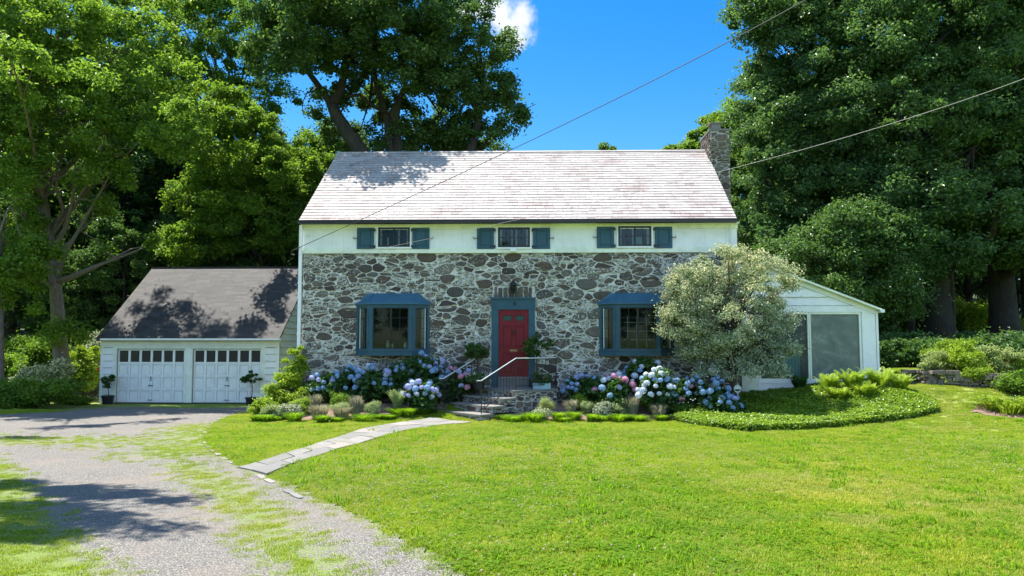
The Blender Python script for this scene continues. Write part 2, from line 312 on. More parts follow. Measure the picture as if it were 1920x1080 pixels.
class MB:
    def __init__(s): s.v = []; s.f = []; s.r = []; s.m = []; s.w = []
    def face(s, pts, r=None, mi=0, wh=0):
        b = len(s.v); s.v += [tuple(p) for p in pts]; s.f.append(list(range(b, b + len(pts)))); s.r.append(random.random() if r is None else r); s.m.append(mi); s.w.append(wh)
    def box(s, x0, x1, y0, y1, z0, z1, r=None, mi=0, rot=0, piv=None, wh=0):
        x0, x1 = sorted((x0, x1)); y0, y1 = sorted((y0, y1)); z0, z1 = sorted((z0, z1))
        c = [(x, y, z) for z in (z0, z1) for x, y in ((x0, y0), (x1, y0), (x1, y1), (x0, y1))]
        if rot:
            px, py = piv or ((x0 + x1) / 2, (y0 + y1) / 2); ca, sa = math.cos(rot), math.sin(rot)
            c = [(px + (x - px) * ca - (y - py) * sa, py + (x - px) * sa + (y - py) * ca, z) for x, y, z in c]
        s.hexa(c, r, mi, wh); return s
    def hexa(s, c, r=None, mi=0, wh=0):
        b = len(s.v); s.v += [tuple(p) for p in c]; r = random.random() if r is None else r
        for q in ((3, 2, 1, 0), (4, 5, 6, 7), (0, 1, 5, 4), (1, 2, 6, 5), (2, 3, 7, 6), (3, 0, 4, 7)):
            s.f.append([b + i for i in q]); s.r.append(r); s.m.append(mi); s.w.append(wh)
    def prism(s, poly, z0, z1, r=None, mi=0):   # poly = xy ccw
        n = len(poly); b = len(s.v); s.v += [(x, y, z0) for x, y in poly] + [(x, y, z1) for x, y in poly]; r = random.random() if r is None else r
        fs = [list(range(b + n - 1, b - 1, -1)), list(range(b + n, b + 2 * n))] + [[b + i, b + (i + 1) % n, b + n + (i + 1) % n, b + n + i] for i in range(n)]
        for q in fs: s.f.append(q); s.r.append(r); s.m.append(mi); s.w.append(0)
    def tube(s, pts, rad, n=8, r=.5, mi=0, cap=True):
        pts = [Vector(p) for p in pts]
        if isinstance(rad, (int, float)): rad = [rad] * len(pts)
        b = len(s.v); up = None
        for i, p in enumerate(pts):
            d = (pts[min(i + 1, len(pts) - 1)] - pts[max(i - 1, 0)]).normalized()
            if up is None: up = Vector((0, 0, 1)) if abs(d.z) < .9 else Vector((1, 0, 0))
            a = d.cross(up).normalized(); c = a.cross(d).normalized(); up = c
            for k in range(n):
                t = 2 * math.pi * k / n; q = p + (a * math.cos(t) + c * math.sin(t)) * rad[i]; s.v.append(tuple(q))
        for i in range(len(pts) - 1):
            for k in range(n):
                s.f.append([b + i * n + k, b + i * n + (k + 1) % n, b + (i + 1) * n + (k + 1) % n, b + (i + 1) * n + k]); s.r.append(r); s.m.append(mi); s.w.append(0)
        if cap:
            s.f.append([b + k for k in range(n)][::-1]); s.f.append([b + (len(pts) - 1) * n + k for k in range(n)]); s.r += [r, r]; s.m += [mi, mi]; s.w += [0, 0]
        return s
    def lathe(s, c, prof, n=16, r=.5, mi=0):
        b = len(s.v)
        for (rr, z) in prof:
            for k in range(n): t = 2 * math.pi * k / n; s.v.append((c[0] + rr * math.cos(t), c[1] + rr * math.sin(t), c[2] + z))
        for i in range(len(prof) - 1):
            for k in range(n):
                s.f.append([b + i * n + k, b + i * n + (k + 1) % n, b + (i + 1) * n + (k + 1) % n, b + (i + 1) * n + k]); s.r.append(r); s.m.append(mi); s.w.append(0)
        return s
    def build(s, name, mats, parent=None, loc=None, smooth=False):
        off = wl(parent) if parent else Vector(loc or (0, 0, 0))
        V = np.array(s.v, np.float32).reshape(-1, 3) - np.array(off, np.float32)
        if not isinstance(mats, (list, tuple)): mats = [mats]
        me = npmesh(name, V, s.f, [('rnd', s.r, 'FACE'), ('white', s.w, 'FACE')], mats, smooth)
        if len(mats) > 1: me.polygons.foreach_set('material_index', np.array(s.m, np.int32))
        return link(name, me, parent, None if parent else off)
def leaf_arrays(C, size, up=.6, aspect=.55, fold=.18, outward=None):
    "C = leaf centres (n,3); returns 4-vertex folded leaves"
    n = len(C); nr = RNG.normal(size=(n, 3)); nr /= np.linalg.norm(nr, axis=1)[:, None]
    nr[:, 2] = np.abs(nr[:, 2]) * .6 + up
    if outward is not None: nr += outward * .5
    nr /= np.linalg.norm(nr, axis=1)[:, None]
    t = RNG.normal(size=(n, 3)); t -= (t * nr).sum(1)[:, None] * nr; t /= np.linalg.norm(t, axis=1)[:, None] + 1e-9
    b = np.cross(nr, t); sz = size * RNG.uniform(.65, 1.3, n)[:, None]
    P = np.stack([C - t * sz * .5, C + b * sz * aspect * .5 + nr * sz * fold, C + t * sz * .5 - nr * sz * .1, C - b * sz * aspect * .5 + nr * sz * fold], 1).reshape(-1, 3)
    return P, np.arange(n * 4).reshape(n, 4)
def leaves_mesh(name, C, size, mats, up=.6, aspect=.55, outward=None, rnd=None):
    P, Fq = leaf_arrays(np.asarray(C), size, up, aspect, outward=outward)
    return npmesh(name, P, Fq, [('rnd', RNG.random(len(C)) if rnd is None else rnd, 'FACE')], mats if isinstance(mats, (list, tuple)) else [mats])
def unit(n):
    d = RNG.normal(size=(n, 3)); return d / np.linalg.norm(d, axis=1)[:, None]
def inpoly(x, y, poly):
    x = np.asarray(x); y = np.asarray(y); c = np.zeros(x.shape, bool); n = len(poly)
    for i in range(n):
        x0, y0 = poly[i][:2]; x1, y1 = poly[(i + 1) % n][:2]
        if y0 == y1: continue
        k = ((y0 > y) != (y1 > y)) & (x < (x1 - x0) * (y - y0) / (y1 - y0) + x0); c ^= k
    return c
def copy_tree(o, parent=None):
    c = o.copy(); COL.objects.link(c); c.parent = parent
    for ch in list(o.children): copy_tree(ch, c)
    return c

# ================================================================== ground, drive, path, beds
def axis(a, b, step, lo, hi):
    core = list(np.arange(a, b, step)); s = step; v = core[0]; left = []
    while v > lo: s *= 1.35; v -= s; left.append(v)
    s = step; v = core[-1]; right = []
    while v < hi: s *= 1.35; v += s; right.append(v)
    return np.array(left[::-1] + core + right)
ax = axis(-24, 22, .25, -900, 900); ay = axis(0, 48, .25, -900, 1200)
GX, GY = np.meshgrid(ax, ay); GZ = g(GX, GY)
nx = len(ax); ny = len(ay); ii = np.arange((ny - 1) * (nx - 1)); q = ii // (nx - 1) * nx + ii % (nx - 1)
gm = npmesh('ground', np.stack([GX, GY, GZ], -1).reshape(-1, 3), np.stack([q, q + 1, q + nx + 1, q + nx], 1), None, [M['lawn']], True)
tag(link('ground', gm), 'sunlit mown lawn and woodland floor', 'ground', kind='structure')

drive_px = [(1010, 1180), (870, 1075), (770, 1020), (690, 975), (600, 935), (500, 893), (440, 868), (396, 848), (379, 825), (392, 800), (420, 786), (455, 776), (485, 768), (480, 764), (200, 764), (60, 775), (-200, 790), (-500, 860), (-500, 1400)]
drive = [tuple(ga(*p)[:2]) if p[1] < 1080 else None for p in drive_px]
def nearp(px, Y): return (X(px, Y), Y)
drive[0] = nearp(960, 4.2); drive[-2] = (-16, 12); drive[-1] = (-9, 2.5)
drive[-1] = (-7, 3.2)
def seg_d(x, y, pts):
    d = np.full(np.shape(x), 1e9)
    for a, b in zip(pts[:-1], pts[1:]):
        ax_, ay_ = a; bx, by = b; l = (bx - ax_) ** 2 + (by - ay_) ** 2
        t = np.clip(((x - ax_) * (bx - ax_) + (y - ay_) * (by - ay_)) / l, 0, 1); d = np.minimum(d, np.hypot(x - ax_ - t * (bx - ax_), y - ay_ - t * (by - ay_)))
    return d
def gp(*l): return [tuple(ga(*p)[:2]) for p in l]
strip = gp((345, 872), (420, 915), (480, 965), (540, 1030), (600, 1078))
lefts = gp((-40, 850), (20, 900), (60, 960), (120, 1040), (170, 1078))
lane_mid = gp((40, 845), (250, 850), (420, 850))
def grassmask(x, y):
    "1 = turf has taken over, 0 = bare gravel"
    d = seg_d(x, y, strip); m = .12 + .5 * np.exp(-(d / .4) ** 2)
    c = np.array(lefts); xl = np.interp(y, c[::-1, 1], c[::-1, 0]); m = np.maximum(m, np.where(y < 13, S(xl - x, -.9, .7) * 1.1, 0))
    m = np.maximum(m, .62 * np.exp(-(seg_d(x, y, gp2) / 1.3) ** 2)); m = np.maximum(m, .52 * np.exp(-((y - 15.3) / 1.6) ** 2) * S(-x, 4.2, 8))
    m = np.maximum(m, S(y, 26.5, 28.5) * .95)
    e = seg_d(x, y, drive[0:14]); return np.maximum(m, .5 * np.exp(-(e / .26) ** 2))
gp2 = gp((385, 800), (360, 830), (330, 850))
xs = np.arange(-22, 3, .1); ys = np.arange(3, 30.2, .1); DX, DY = np.meshgrid(xs, ys)
nx = len(xs); ny = len(ys); ii = np.arange((ny - 1) * (nx - 1)); q = ii // (nx - 1) * nx + ii % (nx - 1)
cx = DX.ravel()[q] + .05; cy = DY.ravel()[q] + .05; q = q[inpoly(cx, cy, drive)]
Fq = np.stack([q, q + 1, q + nx + 1, q + nx], 1); used, inv = np.unique(Fq, return_inverse=True); Fq = inv.reshape(-1, 4)
dv = np.stack([DX.ravel()[used], DY.ravel()[used], g(DX.ravel()[used], DY.ravel()[used]) + .014], 1)
dm = npmesh('driveway', dv, Fq, [('grass', grassmask(dv[:, 0], dv[:, 1]), 'POINT')], [M['gravel']], True)
tag(link('driveway', dm), 'pale gravel driveway with grass growing in it', 'driveway', kind='structure')

# flagstone path
topE = gp((445, 880), (520, 859), (600, 832), (680, 806), (745, 794), (812, 785)); botE = gp((500, 894), (600, 856), (690, 829), (760, 809), (820, 799), (884, 793))
def poly_at(pts, t):
    P = np.array(pts); d = np.concatenate([[0], np.cumsum(np.hypot(*np.diff(P, axis=0).T))]); return np.array([np.interp(t * d[-1], d, P[:, 0]), np.interp(t * d[-1], d, P[:, 1])])
path = list(topE) + list(botE)[::-1]
pb = MB()
cuts = [[0, .055, .16, .25, .37, .46, .58, .67, .79, .9, 1], [0, .1, .2, .31, .41, .52, .63, .72, .85, .94, 1]]
for row in (0, 1):
    for a, b in zip(cuts[row][:-1], cuts[row][1:]):
        e = .0015; q0 = .5; lo, hi = (0, q0 - .006) if row == 0 else (q0 + .006, 1)
        P = []
        for t, s_ in ((a + e, lo), ((a + b) / 2, lo), (b - e, lo), (b - e, hi), ((a + b) / 2, hi), (a + e, hi)):
            p = poly_at(topE, t) * (1 - s_) + poly_at(botE, t) * s_; P.append(p + RNG.normal(size=2) * .008)
        h = random.uniform(.034, .042); n = 6; bse = len(pb.v); rr = random.random()
        pb.v += [(p[0], p[1], gz(*p) - .05) for p in P] + [(p[0], p[1], gz(*p) + h) for p in P]
        for fq in [list(range(bse + 6, bse + 12))] + [[bse + i, bse + (i + 1) % n, bse + n + (i + 1) % n, bse + n + i] for i in range(n)]:
            pb.f.append(fq); pb.r.append(rr); pb.m.append(0); pb.w.append(0)
tag(pb.build('path', M['flag']), 'curved bluestone path through the lawn', 'path', kind='structure')

# edging stones
ed = gp((411, 787), (398, 794), (391, 803), (384, 813), (381, 823), (384, 832), (390, 840), (398, 848), (409, 855), (420, 862), (432, 869), (490, 897), (505, 906), (541, 926), (556, 934))
for i, (x, y) in enumerate(ed):
    j = min(i + 1, len(ed) - 1); a = math.atan2(ed[j][1] - y, ed[j][0] - x) if j > i else math.atan2(y - ed[i - 1][1], x - ed[i - 1][0])
    l = random.uniform(.12, .22); wd = random.uniform(.035, .055); m = MB(); z = gz(x, y)
    pl = [(x + (l * math.cos(t) * math.cos(a) - wd * math.sin(t) * math.sin(a)) * random.uniform(.85, 1.1), y + (l * math.cos(t) * math.sin(a) + wd * math.sin(t) * math.cos(a)) * random.uniform(.95, 1.02)) for t in np.linspace(0, 2 * math.pi, 9)[:-1]]
    pl = [(x + l * c * math.cos(a) - wd * s_ * math.sin(a), y + l * c * math.sin(a) + wd * s_ * math.cos(a)) for c, s_ in ((-1, -.7), (-.6, -1), (.5, -.9), (1, -.6), (.95, .7), (.4, 1), (-.7, .9), (-1, .5))]
    m.prism(pl, z - .05, z + random.uniform(.02, .035)); o = m.build('edging_stone', M['flag'], None, (x, y, z))
    tag(o, 'pale edging stone set flat along the lawn rim beside the gravel driveway', 'edging stone', 'edging stones along the driveway')

# planting beds
bedL = gp((478, 780), (500, 786), (560, 789), (640, 787), (720, 781), (790, 774), (835, 770)); bedL = bedL + [(X(835, 23.3), 23.3), (X(556, 23.3), 23.3), (X(556, 25), 25), (X(480, 26), 26)]
bedR = gp((935, 790), (1000, 790), (1080, 789), (1160, 787), (1250, 787), (1300, 780), (1390, 770)); bedR = bedR + [(X(1390, 23.3), 23.3), (X(1000, 23.3), 23.3)]
pachy = gp((1262, 789), (1330, 802), (1400, 811), (1500, 808), (1600, 799), (1700, 787), (1757, 774), (1750, 757), (1700, 741), (1640, 733)) + [(11.2, 24.0), (7.0, 23.9), (6.2, 22.6), (5.2, 21.4)]
bedE = gp((1818, 772), (1850, 780), (1905, 786), (1960, 786), (1960, 745), (1870, 748), (1840, 762))
def sheet(name, poly, dz, m, label, step=.15):
    P = np.array(poly); xs = np.arange(P[:, 0].min() - .2, P[:, 0].max() + .2, step); ys = np.arange(P[:, 1].min() - .2, P[:, 1].max() + .2, step)
    A, B = np.meshgrid(xs, ys); nx = len(xs); ny = len(ys); ii = np.arange((ny - 1) * (nx - 1)); q = ii // (nx - 1) * nx + ii % (nx - 1)
    q = q[inpoly(A.ravel()[q] + step / 2, B.ravel()[q] + step / 2, poly)]; Fq = np.stack([q, q + 1, q + nx + 1, q + nx], 1)
    us, inv = np.unique(Fq, return_inverse=True); a = A.ravel()[us]; b = B.ravel()[us]
    me = npmesh(name, np.stack([a, b, g(a, b) + dz + RNG.random(len(a)) * .012], 1), inv.reshape(-1, 4), None, [m], True)
    return tag(link(name, me), label, 'garden bed', kind='structure')
sheet('flower_bed', bedL, .02, M['mulch'], 'mulched bed left of the steps'); sheet('flower_bed', bedR, .02, M['mulch'], 'mulched bed right of the steps')
sheet('flower_bed', pachy, .02, M['mulch'], 'soil under the ground cover'); sheet('flower_bed', bedE, .02, M['mulch'], 'bare mulch patch at the right')

# ================================================================== rubble masonry
def clip(poly, nx_, ny_, c):
    out = []; n = len(poly)
    for i in range(n):
        p = poly[i]; q = poly[(i + 1) % n]; a = p[0] * nx_ + p[1] * ny_ - c; b = q[0] * nx_ + q[1] * ny_ - c
        if a <= 0: out.append(p)
        if (a < 0 < b) or (b < 0 < a): t = a / (a - b); out.append((p[0] + (q[0] - p[0]) * t, p[1] + (q[1] - p[1]) * t))
    return out
def area(p): return abs(sum(p[i][0] * p[(i + 1) % len(p)][1] - p[(i + 1) % len(p)][0] * p[i][1] for i in range(len(p)))) / 2 if len(p) > 2 else 0
def rubble_polys(u0, u1, v0, v1, holes=(), rs=(.31, .22, .145, .09), st=1.85, seed=1, mort=.0095):
    "irregular rubble: weighted cells of mixed size, many of them split again by nearly level joints"
    rg = random.Random(seed); S_ = []; H = (v1 - v0) * st; Wd = u1 - u0; big = rs[0] > .3
    for r, dn in zip(rs, (1.1, 5, 26, 80)):
        for _ in range(int(Wd * H * dn * (.3 / rs[0]) ** 2)):
            a = rg.uniform(-.1, Wd + .1); b = rg.uniform(-.1, H + .1); rr = r * rg.uniform(.85, 1.15)
            if all(abs(c - a) > (rr + e) * .93 or (c - a) ** 2 + (d - b) ** 2 > ((rr + e) * .93) ** 2 for (c, d, e) in S_): S_.append((a, b, rr))
    A = np.array(S_); out = []
    for i, (a, b, r) in enumerate(S_):
        poly = [(0, 0), (Wd, 0), (Wd, H), (0, H)]; d2 = (A[:, 0] - a) ** 2 + (A[:, 1] - b) ** 2
        for j in np.argsort(d2)[1:24]:
            c, d, e = A[j]; poly = clip(poly, 2 * (c - a), 2 * (d - b), c * c + d * d - e * e - a * a - b * b + r * r)
            if len(poly) < 3: break
        if len(poly) < 3: continue
        stack = [([(u0 + p[0], v0 + p[1] / st) for p in poly], 0)]
        while stack:
            p, lv = stack.pop(); w_ = max(q[0] for q in p) - min(q[0] for q in p); h_ = max(q[1] for q in p) - min(q[1] for q in p)
            if lv < 2 and h_ > .085 and rg.random() < (.5 if lv == 0 else .35):
                th = rg.gauss(0, .13); t = rg.uniform(.3, .7); cu = min(q[0] for q in p) + w_ * .5; cv = min(q[1] for q in p) + h_ * t
            elif lv < 2 and w_ > h_ * 2.4 and rg.random() < .5:
                th = math.pi / 2 + rg.gauss(0, .3); cu = min(q[0] for q in p) + w_ * rg.uniform(.35, .65); cv = min(q[1] for q in p) + h_ * .5
            else: out.append(p); continue
            nx_, ny_ = -math.sin(th), math.cos(th)
            for sg in (1, -1):
                q = clip(p, nx_ * sg, ny_ * sg, (cu * nx_ + cv * ny_) * sg)
                if len(q) > 2 and area(q) > .0015: stack.append((q, lv + 1))
    fin = []
    for poly in out:
        for (h0, h1, k0, k1) in holes:
            pu = [p[0] for p in poly]; pv = [p[1] for p in poly]
            if min(pu) < h1 and max(pu) > h0 and min(pv) < k1 and max(pv) > k0:
                poly = max([clip(poly, 1, 0, h0), clip(poly, -1, 0, -h1), clip(poly, 0, 1, k0), clip(poly, 0, -1, -k1)], key=area)
                if len(poly) < 3: break
        if len(poly) < 3: continue
        cxm = sum(p[0] for p in poly) / len(poly); cym = sum(p[1] for p in poly) / len(poly); ins = poly; mm = mort * rg.uniform(.7, 2.0)
        for k in range(len(poly)):
            p = poly[k]; q_ = poly[(k + 1) % len(poly)]; ex, ey = q_[0] - p[0], q_[1] - p[1]; l = math.hypot(ex, ey)
            if l < 1e-6: continue
            nx_, ny_ = ey / l, -ex / l
            if (cxm - p[0]) * nx_ + (cym - p[1]) * ny_ > 0: nx_, ny_ = -nx_, -ny_
            ins = clip(ins, nx_, ny_, p[0] * nx_ + p[1] * ny_ - mm)
            if len(ins) < 3: break
        if len(ins) < 3 or area(ins) < .0018: continue
        # knock off sharp corners now and then
        for _ in range(rg.choice((0, 1, 1, 2))):
            th = rg.choice((.7, -.7, 2.44, -2.44)) + rg.gauss(0, .25); nx_, ny_ = math.cos(th), math.sin(th); mxp = max(p[0] * nx_ + p[1] * ny_ for p in ins); q = clip(ins, nx_, ny_, mxp - math.sqrt(area(ins)) * rg.uniform(.06, .2))
            if len(q) > 2 and area(q) > .8 * area(ins): ins = q
        fin.append([(u + .018 * math.sin(v * 7 + u * 2) + .008 * math.sin(v * 17), v + .02 * math.sin(u * 5.3 + v * 3) + .009 * math.sin(u * 13 + 2 * v)) if big else (u, v) for u, v in ins])
    return fin
def roughen(p, rg, amt=.012):
    q = []
    for i in range(len(p)):
        a = p[i]; b = p[(i + 1) % len(p)]; l = math.hypot(b[0] - a[0], b[1] - a[1]); k = max(1, int(l / .11))
        for s_ in range(k): t = s_ / k; q.append((a[0] + (b[0] - a[0]) * t + (rg.gauss(0, amt) if s_ else 0), a[1] + (b[1] - a[1]) * t + (rg.gauss(0, amt) if s_ else 0)))
    r = []
    for i in range(len(q)):
        a = q[i]; b = q[(i + 1) % len(q)]; r += [(a[0] * .8 + b[0] * .2, a[1] * .8 + b[1] * .2), (a[0] * .2 + b[0] * .8, a[1] * .2 + b[1] * .8)]
    return r
def rubble_add(mb, polys, to3, seed=3, mi=0, depth=(.012, .04), wk=1.0):
    "to3(u, v, d): d = distance out of the wall"
    rg = random.Random(seed)
    for p in polys:
        p = roughen(p, rg); n = len(p); cu = sum(a for a, _ in p) / n; cv = sum(b for _, b in p) / n; h = rg.uniform(*depth)
        tu, tv = rg.gauss(0, .03), rg.gauss(0, .04); b = len(mb.v); r = rg.random(); wv = rg.random() ** 1.2 if area(p) < .07 else rg.random() * .75
        if area(p) < .02: wv = .3 + .7 * rg.random()
        wv *= wk
        for k, (sc, d) in enumerate(((1, -.02), (.985, h * .6), (.86, h + .006))):
            for (u, v) in p:
                uu = cu + (u - cu) * sc; vv = cv + (v - cv) * sc; mb.v.append(to3(uu, vv, d + (tu * (uu - cu) + tv * (vv - cv) if k == 2 else 0) + (rg.gauss(0, .002) if k else 0)))
        for k in range(2):
            for i in range(n): mb.f.append([b + k * n + i, b + k * n + (i + 1) % n, b + (k + 1) * n + (i + 1) % n, b + (k + 1) * n + i]); mb.r.append(r); mb.m.append(mi); mb.w.append(wv)
        mb.f.append([b + 2 * n + i for i in range(n)]); mb.r.append(r); mb.m.append(mi); mb.w.append(wv)

# roof covering as real overlapping courses
def courses(mb, xl, xr, y0, z0, y1, z1, expo, wid, thick, jit=.3, mi=0):
    "xl,xr: functions of t along the slope; from the eave (y0,z0) to the ridge (y1,z1)"
    Ls = math.hypot(y1 - y0, z1 - z0); n = max(1, round(Ls / expo)); ny_, nz_ = -(z1 - z0) / Ls, (y1 - y0) / Ls
    sg = 1 if nz_ > 0 else -1; ny_ *= sg; nz_ *= sg
    for i in range(n):
        t0 = i / n; t1 = min(1, (i + 1.2) / n); a = xl(t0); b = xr(t0); off = random.uniform(0, wid); x = a - off
        while x < b:
            wq = wid * random.uniform(1 - jit, 1 + jit); p, q_ = max(x + .003, a), min(x + wq - .003, b); x += wq
            if q_ - p < .02: continue
            up = thick * random.uniform(.8, 1.25); dn = random.uniform(-.006, .006) / Ls
            ya, za = y0 + (y1 - y0) * (t0 + dn), z0 + (z1 - z0) * (t0 + dn); yb, zb = y0 + (y1 - y0) * t1, z0 + (z1 - z0) * t1
            c = [(p, ya + ny_ * .001, za + nz_ * .001), (q_, ya + ny_ * .001, za + nz_ * .001), (q_, yb, zb), (p, yb, zb),
                 (p, ya + ny_ * (up + thick), za + nz_ * (up + thick)), (q_, ya + ny_ * (up + thick), za + nz_ * (up + thick)), (q_, yb + ny_ * .004, zb + nz_ * .004), (p, yb + ny_ * .004, zb + nz_ * .004)]
            mb.hexa(c, None, mi)

# ================================================================== the stone house
YW = 23.3
xl, xr = X(566, YW), X(1384, YW); zt = Z(474, YW); ze = Z(414, 23.0); yr = 27.35; zr = Z(285, yr); yb = 2 * yr - YW
house = empty('stone_house', ((xl + xr) / 2, YW, .3), 'two storey rubble stone house with pale slate roof, teal shutters and red front door', 'house')
dL, dR, dT, dB = X(922, YW), X(1003, YW), Z(561, YW), Z(721, YW)
lnT = Z(538, YW)
fr = MB()
polys = rubble_polys(xl, xr, 0, zt, [(dL - .02, dR + .02, 0, dT + .01), (dL + .05, dR - .02, 0, lnT)], seed=4)
rubble_add(fr, polys, lambda u, v, d: (u, YW - d, v), 5)
lin = []; x = dL + .06
while x < dR - .1:
    wq = random.uniform(.11, .19); wq = min(wq, dR - .03 - x); lin.append([(x + .012, dT + .02), (x + wq - .012, dT + .02), (x + wq - .012, lnT - .01 + random.uniform(-.02, .03)), (x + .012, lnT - .01 + random.uniform(-.02, .03))]); x += wq
rubble_add(fr, lin, lambda u, v, d: (u, YW - d, v), 6, wk=.5)
for k, xx in enumerate((xl, xr)):     # gable end walls
    sgn = -1 if k == 0 else 1
    rubble_add(fr, rubble_polys(YW + .03, yb, 0, zt, seed=11 + k), lambda u, v, d, xx=xx, sgn=sgn: (xx + sgn * (d - .002), u, v), 20 + k)
fr.build('stone_wall', M['stone'], house)
mo = MB(); mo.box(xl + .004, xr - .004, YW, YW + .4, -.3, zt); mo.box(xl + .004, xl + .35, YW + .4, yb, -.3, zt); mo.box(xr - .35, xr - .004, YW + .4, yb, -.3, zt); mo.box(xl + .35, xr - .35, yb - .3, yb, -.3, zt)
mo.build('mortar_bed', M['mortar'], house)
# upper white wall: vertical boards
up = MB(); zb = zt + .17; x = xl - .03; ztop = ze + .02
while x < xr + .03:
    wq = random.choice((.28, .31, .34, .25)); x2 = min(x + wq, xr + .03); up.box(x + .003, x2 - .003, YW - .035 - random.uniform(0, .004), YW + .01, zb, ztop); x = x2
up.box(xl - .03, xr + .03, YW - .028, YW + .2, zb, ztop)
y = YW + .2
def roofz(y): return ze + (zr - ze) * (1 - abs(y - yr) / (yr - 23.0))
for k, xx in enumerate((xl - .03, xr + .03)):
    a, b = (xx, xx + .15) if k == 0 else (xx - .15, xx)
    z0 = zb
    pts = [(YW + .2, z0), (yb, z0), (yb, roofz(yb) - .08), (yr, zr - .08), (YW + .2, roofz(YW + .2) - .08)]
    bs = len(up.v); up.v += [(a, p[0], p[1]) for p in pts] + [(b, p[0], p[1]) for p in pts]
    for fq in [[bs + i for i in range(5)][::-1], [bs + 5 + i for i in range(5)]] + [[bs + i, bs + (i + 1) % 5, bs + 5 + (i + 1) % 5, bs + 5 + i] for i in range(5)]:
        up.f.append(fq); up.r.append(.5); up.m.append(0); up.w.append(0)
up.box(xl + .12, xr - .12, yb - .1, yb, zb, roofz(yb) - .08)
up.build('white_upper_wall', M['white'], house)
tb = MB(); tb.box(xl - .06, xr + .06, YW - .085, YW + .2, zt - .01, zt + .10); tb.box(xl - .05, xr + .05, YW - .06, YW + .2, zt + .10, zb)
tb.build('trim_board', M['cream'], house)
fb = MB(); fb.box(xl - .04, xr + .04, YW - .075, YW - .03, ze - .23, ze - .06); fb.build('frieze_board', M['cream'], house)
# roof
RL = lambda t: X(555, 23.0) + (X(627, yr) - X(555, 23.0)) * t
RR = lambda t: X(1387, 23.0) + (X(1330, yr) - X(1387, 23.0)) * t
rf = MB(); courses(rf, RL, RR, 22.98, ze, yr, zr,   .2, .24, .012, .4); courses(rf, RL, RR, 2 * yr - 22.98, ze, yr, zr, .2, .27, .012)
for xx0, xx1 in ((RL(1), RR(1)),):
    rf.hexa([(xx0, yr - .1, zr - .045), (xx1, yr - .1, zr - .045), (xx1, yr, zr + .0), (xx0, yr, zr + .0), (xx0, yr - .1, zr - .02), (xx1, yr - .1, zr - .02), (xx1, yr, zr + .045), (xx0, yr, zr + .045)], .4)
roof = rf.build('roof', M['slate'], house)
rd = MB()    # roof deck
for (ya, yc) in ((23.0, yr), (2 * yr - 23.0, yr)):
    a0, a1 = RL(0) + .03, RR(0) - .03; rd.hexa([(a0, ya, ze - .09), (a1, ya, ze - .09), (RR(1) - .03, yc, zr - .09), (RL(1) + .03, yc, zr - .09), (a0, ya, ze - .004), (a1, ya, ze - .004), (RR(1) - .03, yc, zr - .004), (RL(1) + .03, yc, zr - .004)])
rd.build('roof_deck', M['gutter'], house)
gu = MB(); gx0, gx1 = X(553, 22.9), X(1388, 22.9)
for (a, b, c, d) in ((22.86, 22.98, ze - .075, ze - .055), (22.86, 22.875, ze - .055, ze + .015), (22.84, 22.875, ze + .015, ze + .03)): gu.box(gx0, gx1, a, b, c, d)
gu.box(gx0, gx0 + .01, 22.875, 22.98, ze - .055, ze + .02); gu.box(gx1 - .01, gx1, 22.875, 22.98, ze - .055, ze + .02); gu.box(gx0 + .02, gx1 - .02, 22.98, 23.0, ze - .07, ze - .005)
gu.build('gutter', M['gutter'], house)
sf = MB(); sf.box(xl - .05, xr + .05, 23.0, YW - .04, ze - .085, ze - .06, ); sf.build('soffit', M['cream'], house)
dsx = X(561, YW - .1); ds = MB(); ds.box(dsx - .05, dsx + .05, YW - .17, YW - .09, Z(690, YW), ze - .09)
for zz in (4.0, 2.4): ds.box(dsx - .062, dsx + .062, YW - .18, YW - .08, zz, zz + .05)
ds.build('downspout', M['white'], house)
ds = MB(); cxm = X(1374, YW - .1); ds.tube([(cxm, YW - .11, ze - .1), (cxm, YW - .09, zb + .1)], .018); ds.build('conduit', M['white'], house)
fx = MB(); fx.box(X(957, 23.2), X(968, 23.2), YW - .2, YW - .085, zt + .02, zt + .11); fx.build('floodlight', M['white'], house)

# chimney
cy0, cy1 = 26.5, 28.05; cx0, cx1 = X(1339, 26.5), X(1376, 26.5); ctop = Z(247, 26.5)
ch = empty_part = None
cm = MB(); cm.box(cx0 + .01, cx1 - .01, cy0 + .01, cy1 - .01, -.2, ctop - .02)
chim = cm.build('chimney', M['mortardark'], house)
cs = MB()
rubble_add(cs, rubble_polys(cx0, cx1, 3.0, ctop, rs=(.22, .16, .12, .09), seed=31), lambda u, v, d: (u, cy0 - d + .01, v), 32, wk=.35)
rubble_add(cs, rubble_polys(cy0, cy1, 3.0, ctop, rs=(.22, .16, .12, .09), seed=33), lambda u, v, d: (cx0 - d + .01, u, v), 34, wk=.35)
rubble_add(cs, rubble_polys(cy0, cy1, 0, ctop, rs=(.22, .16, .12, .09), seed=35), lambda u, v, d: (cx1 + d - .01, u, v), 36, wk=.35)
cs.build('chimney_stone', M['stone'], chim)
cp = MB(); cp.box(cx0 - .03, cx1 + .03, cy0 - .03, cy1 + .03, ctop - .02, ctop + .05); cp.build('chimney_cap', M['flag'], chim)
fl = MB(); fl.box(X(1341, 26.8), X(1358, 26.8), 26.7, 27.1, ctop + .05, ctop + .30); fl.box(X(1337, 26.8), X(1362, 26.8), 26.65, 27.15, ctop + .30, ctop + .34); fl.build('flue', M['flag'], chim)

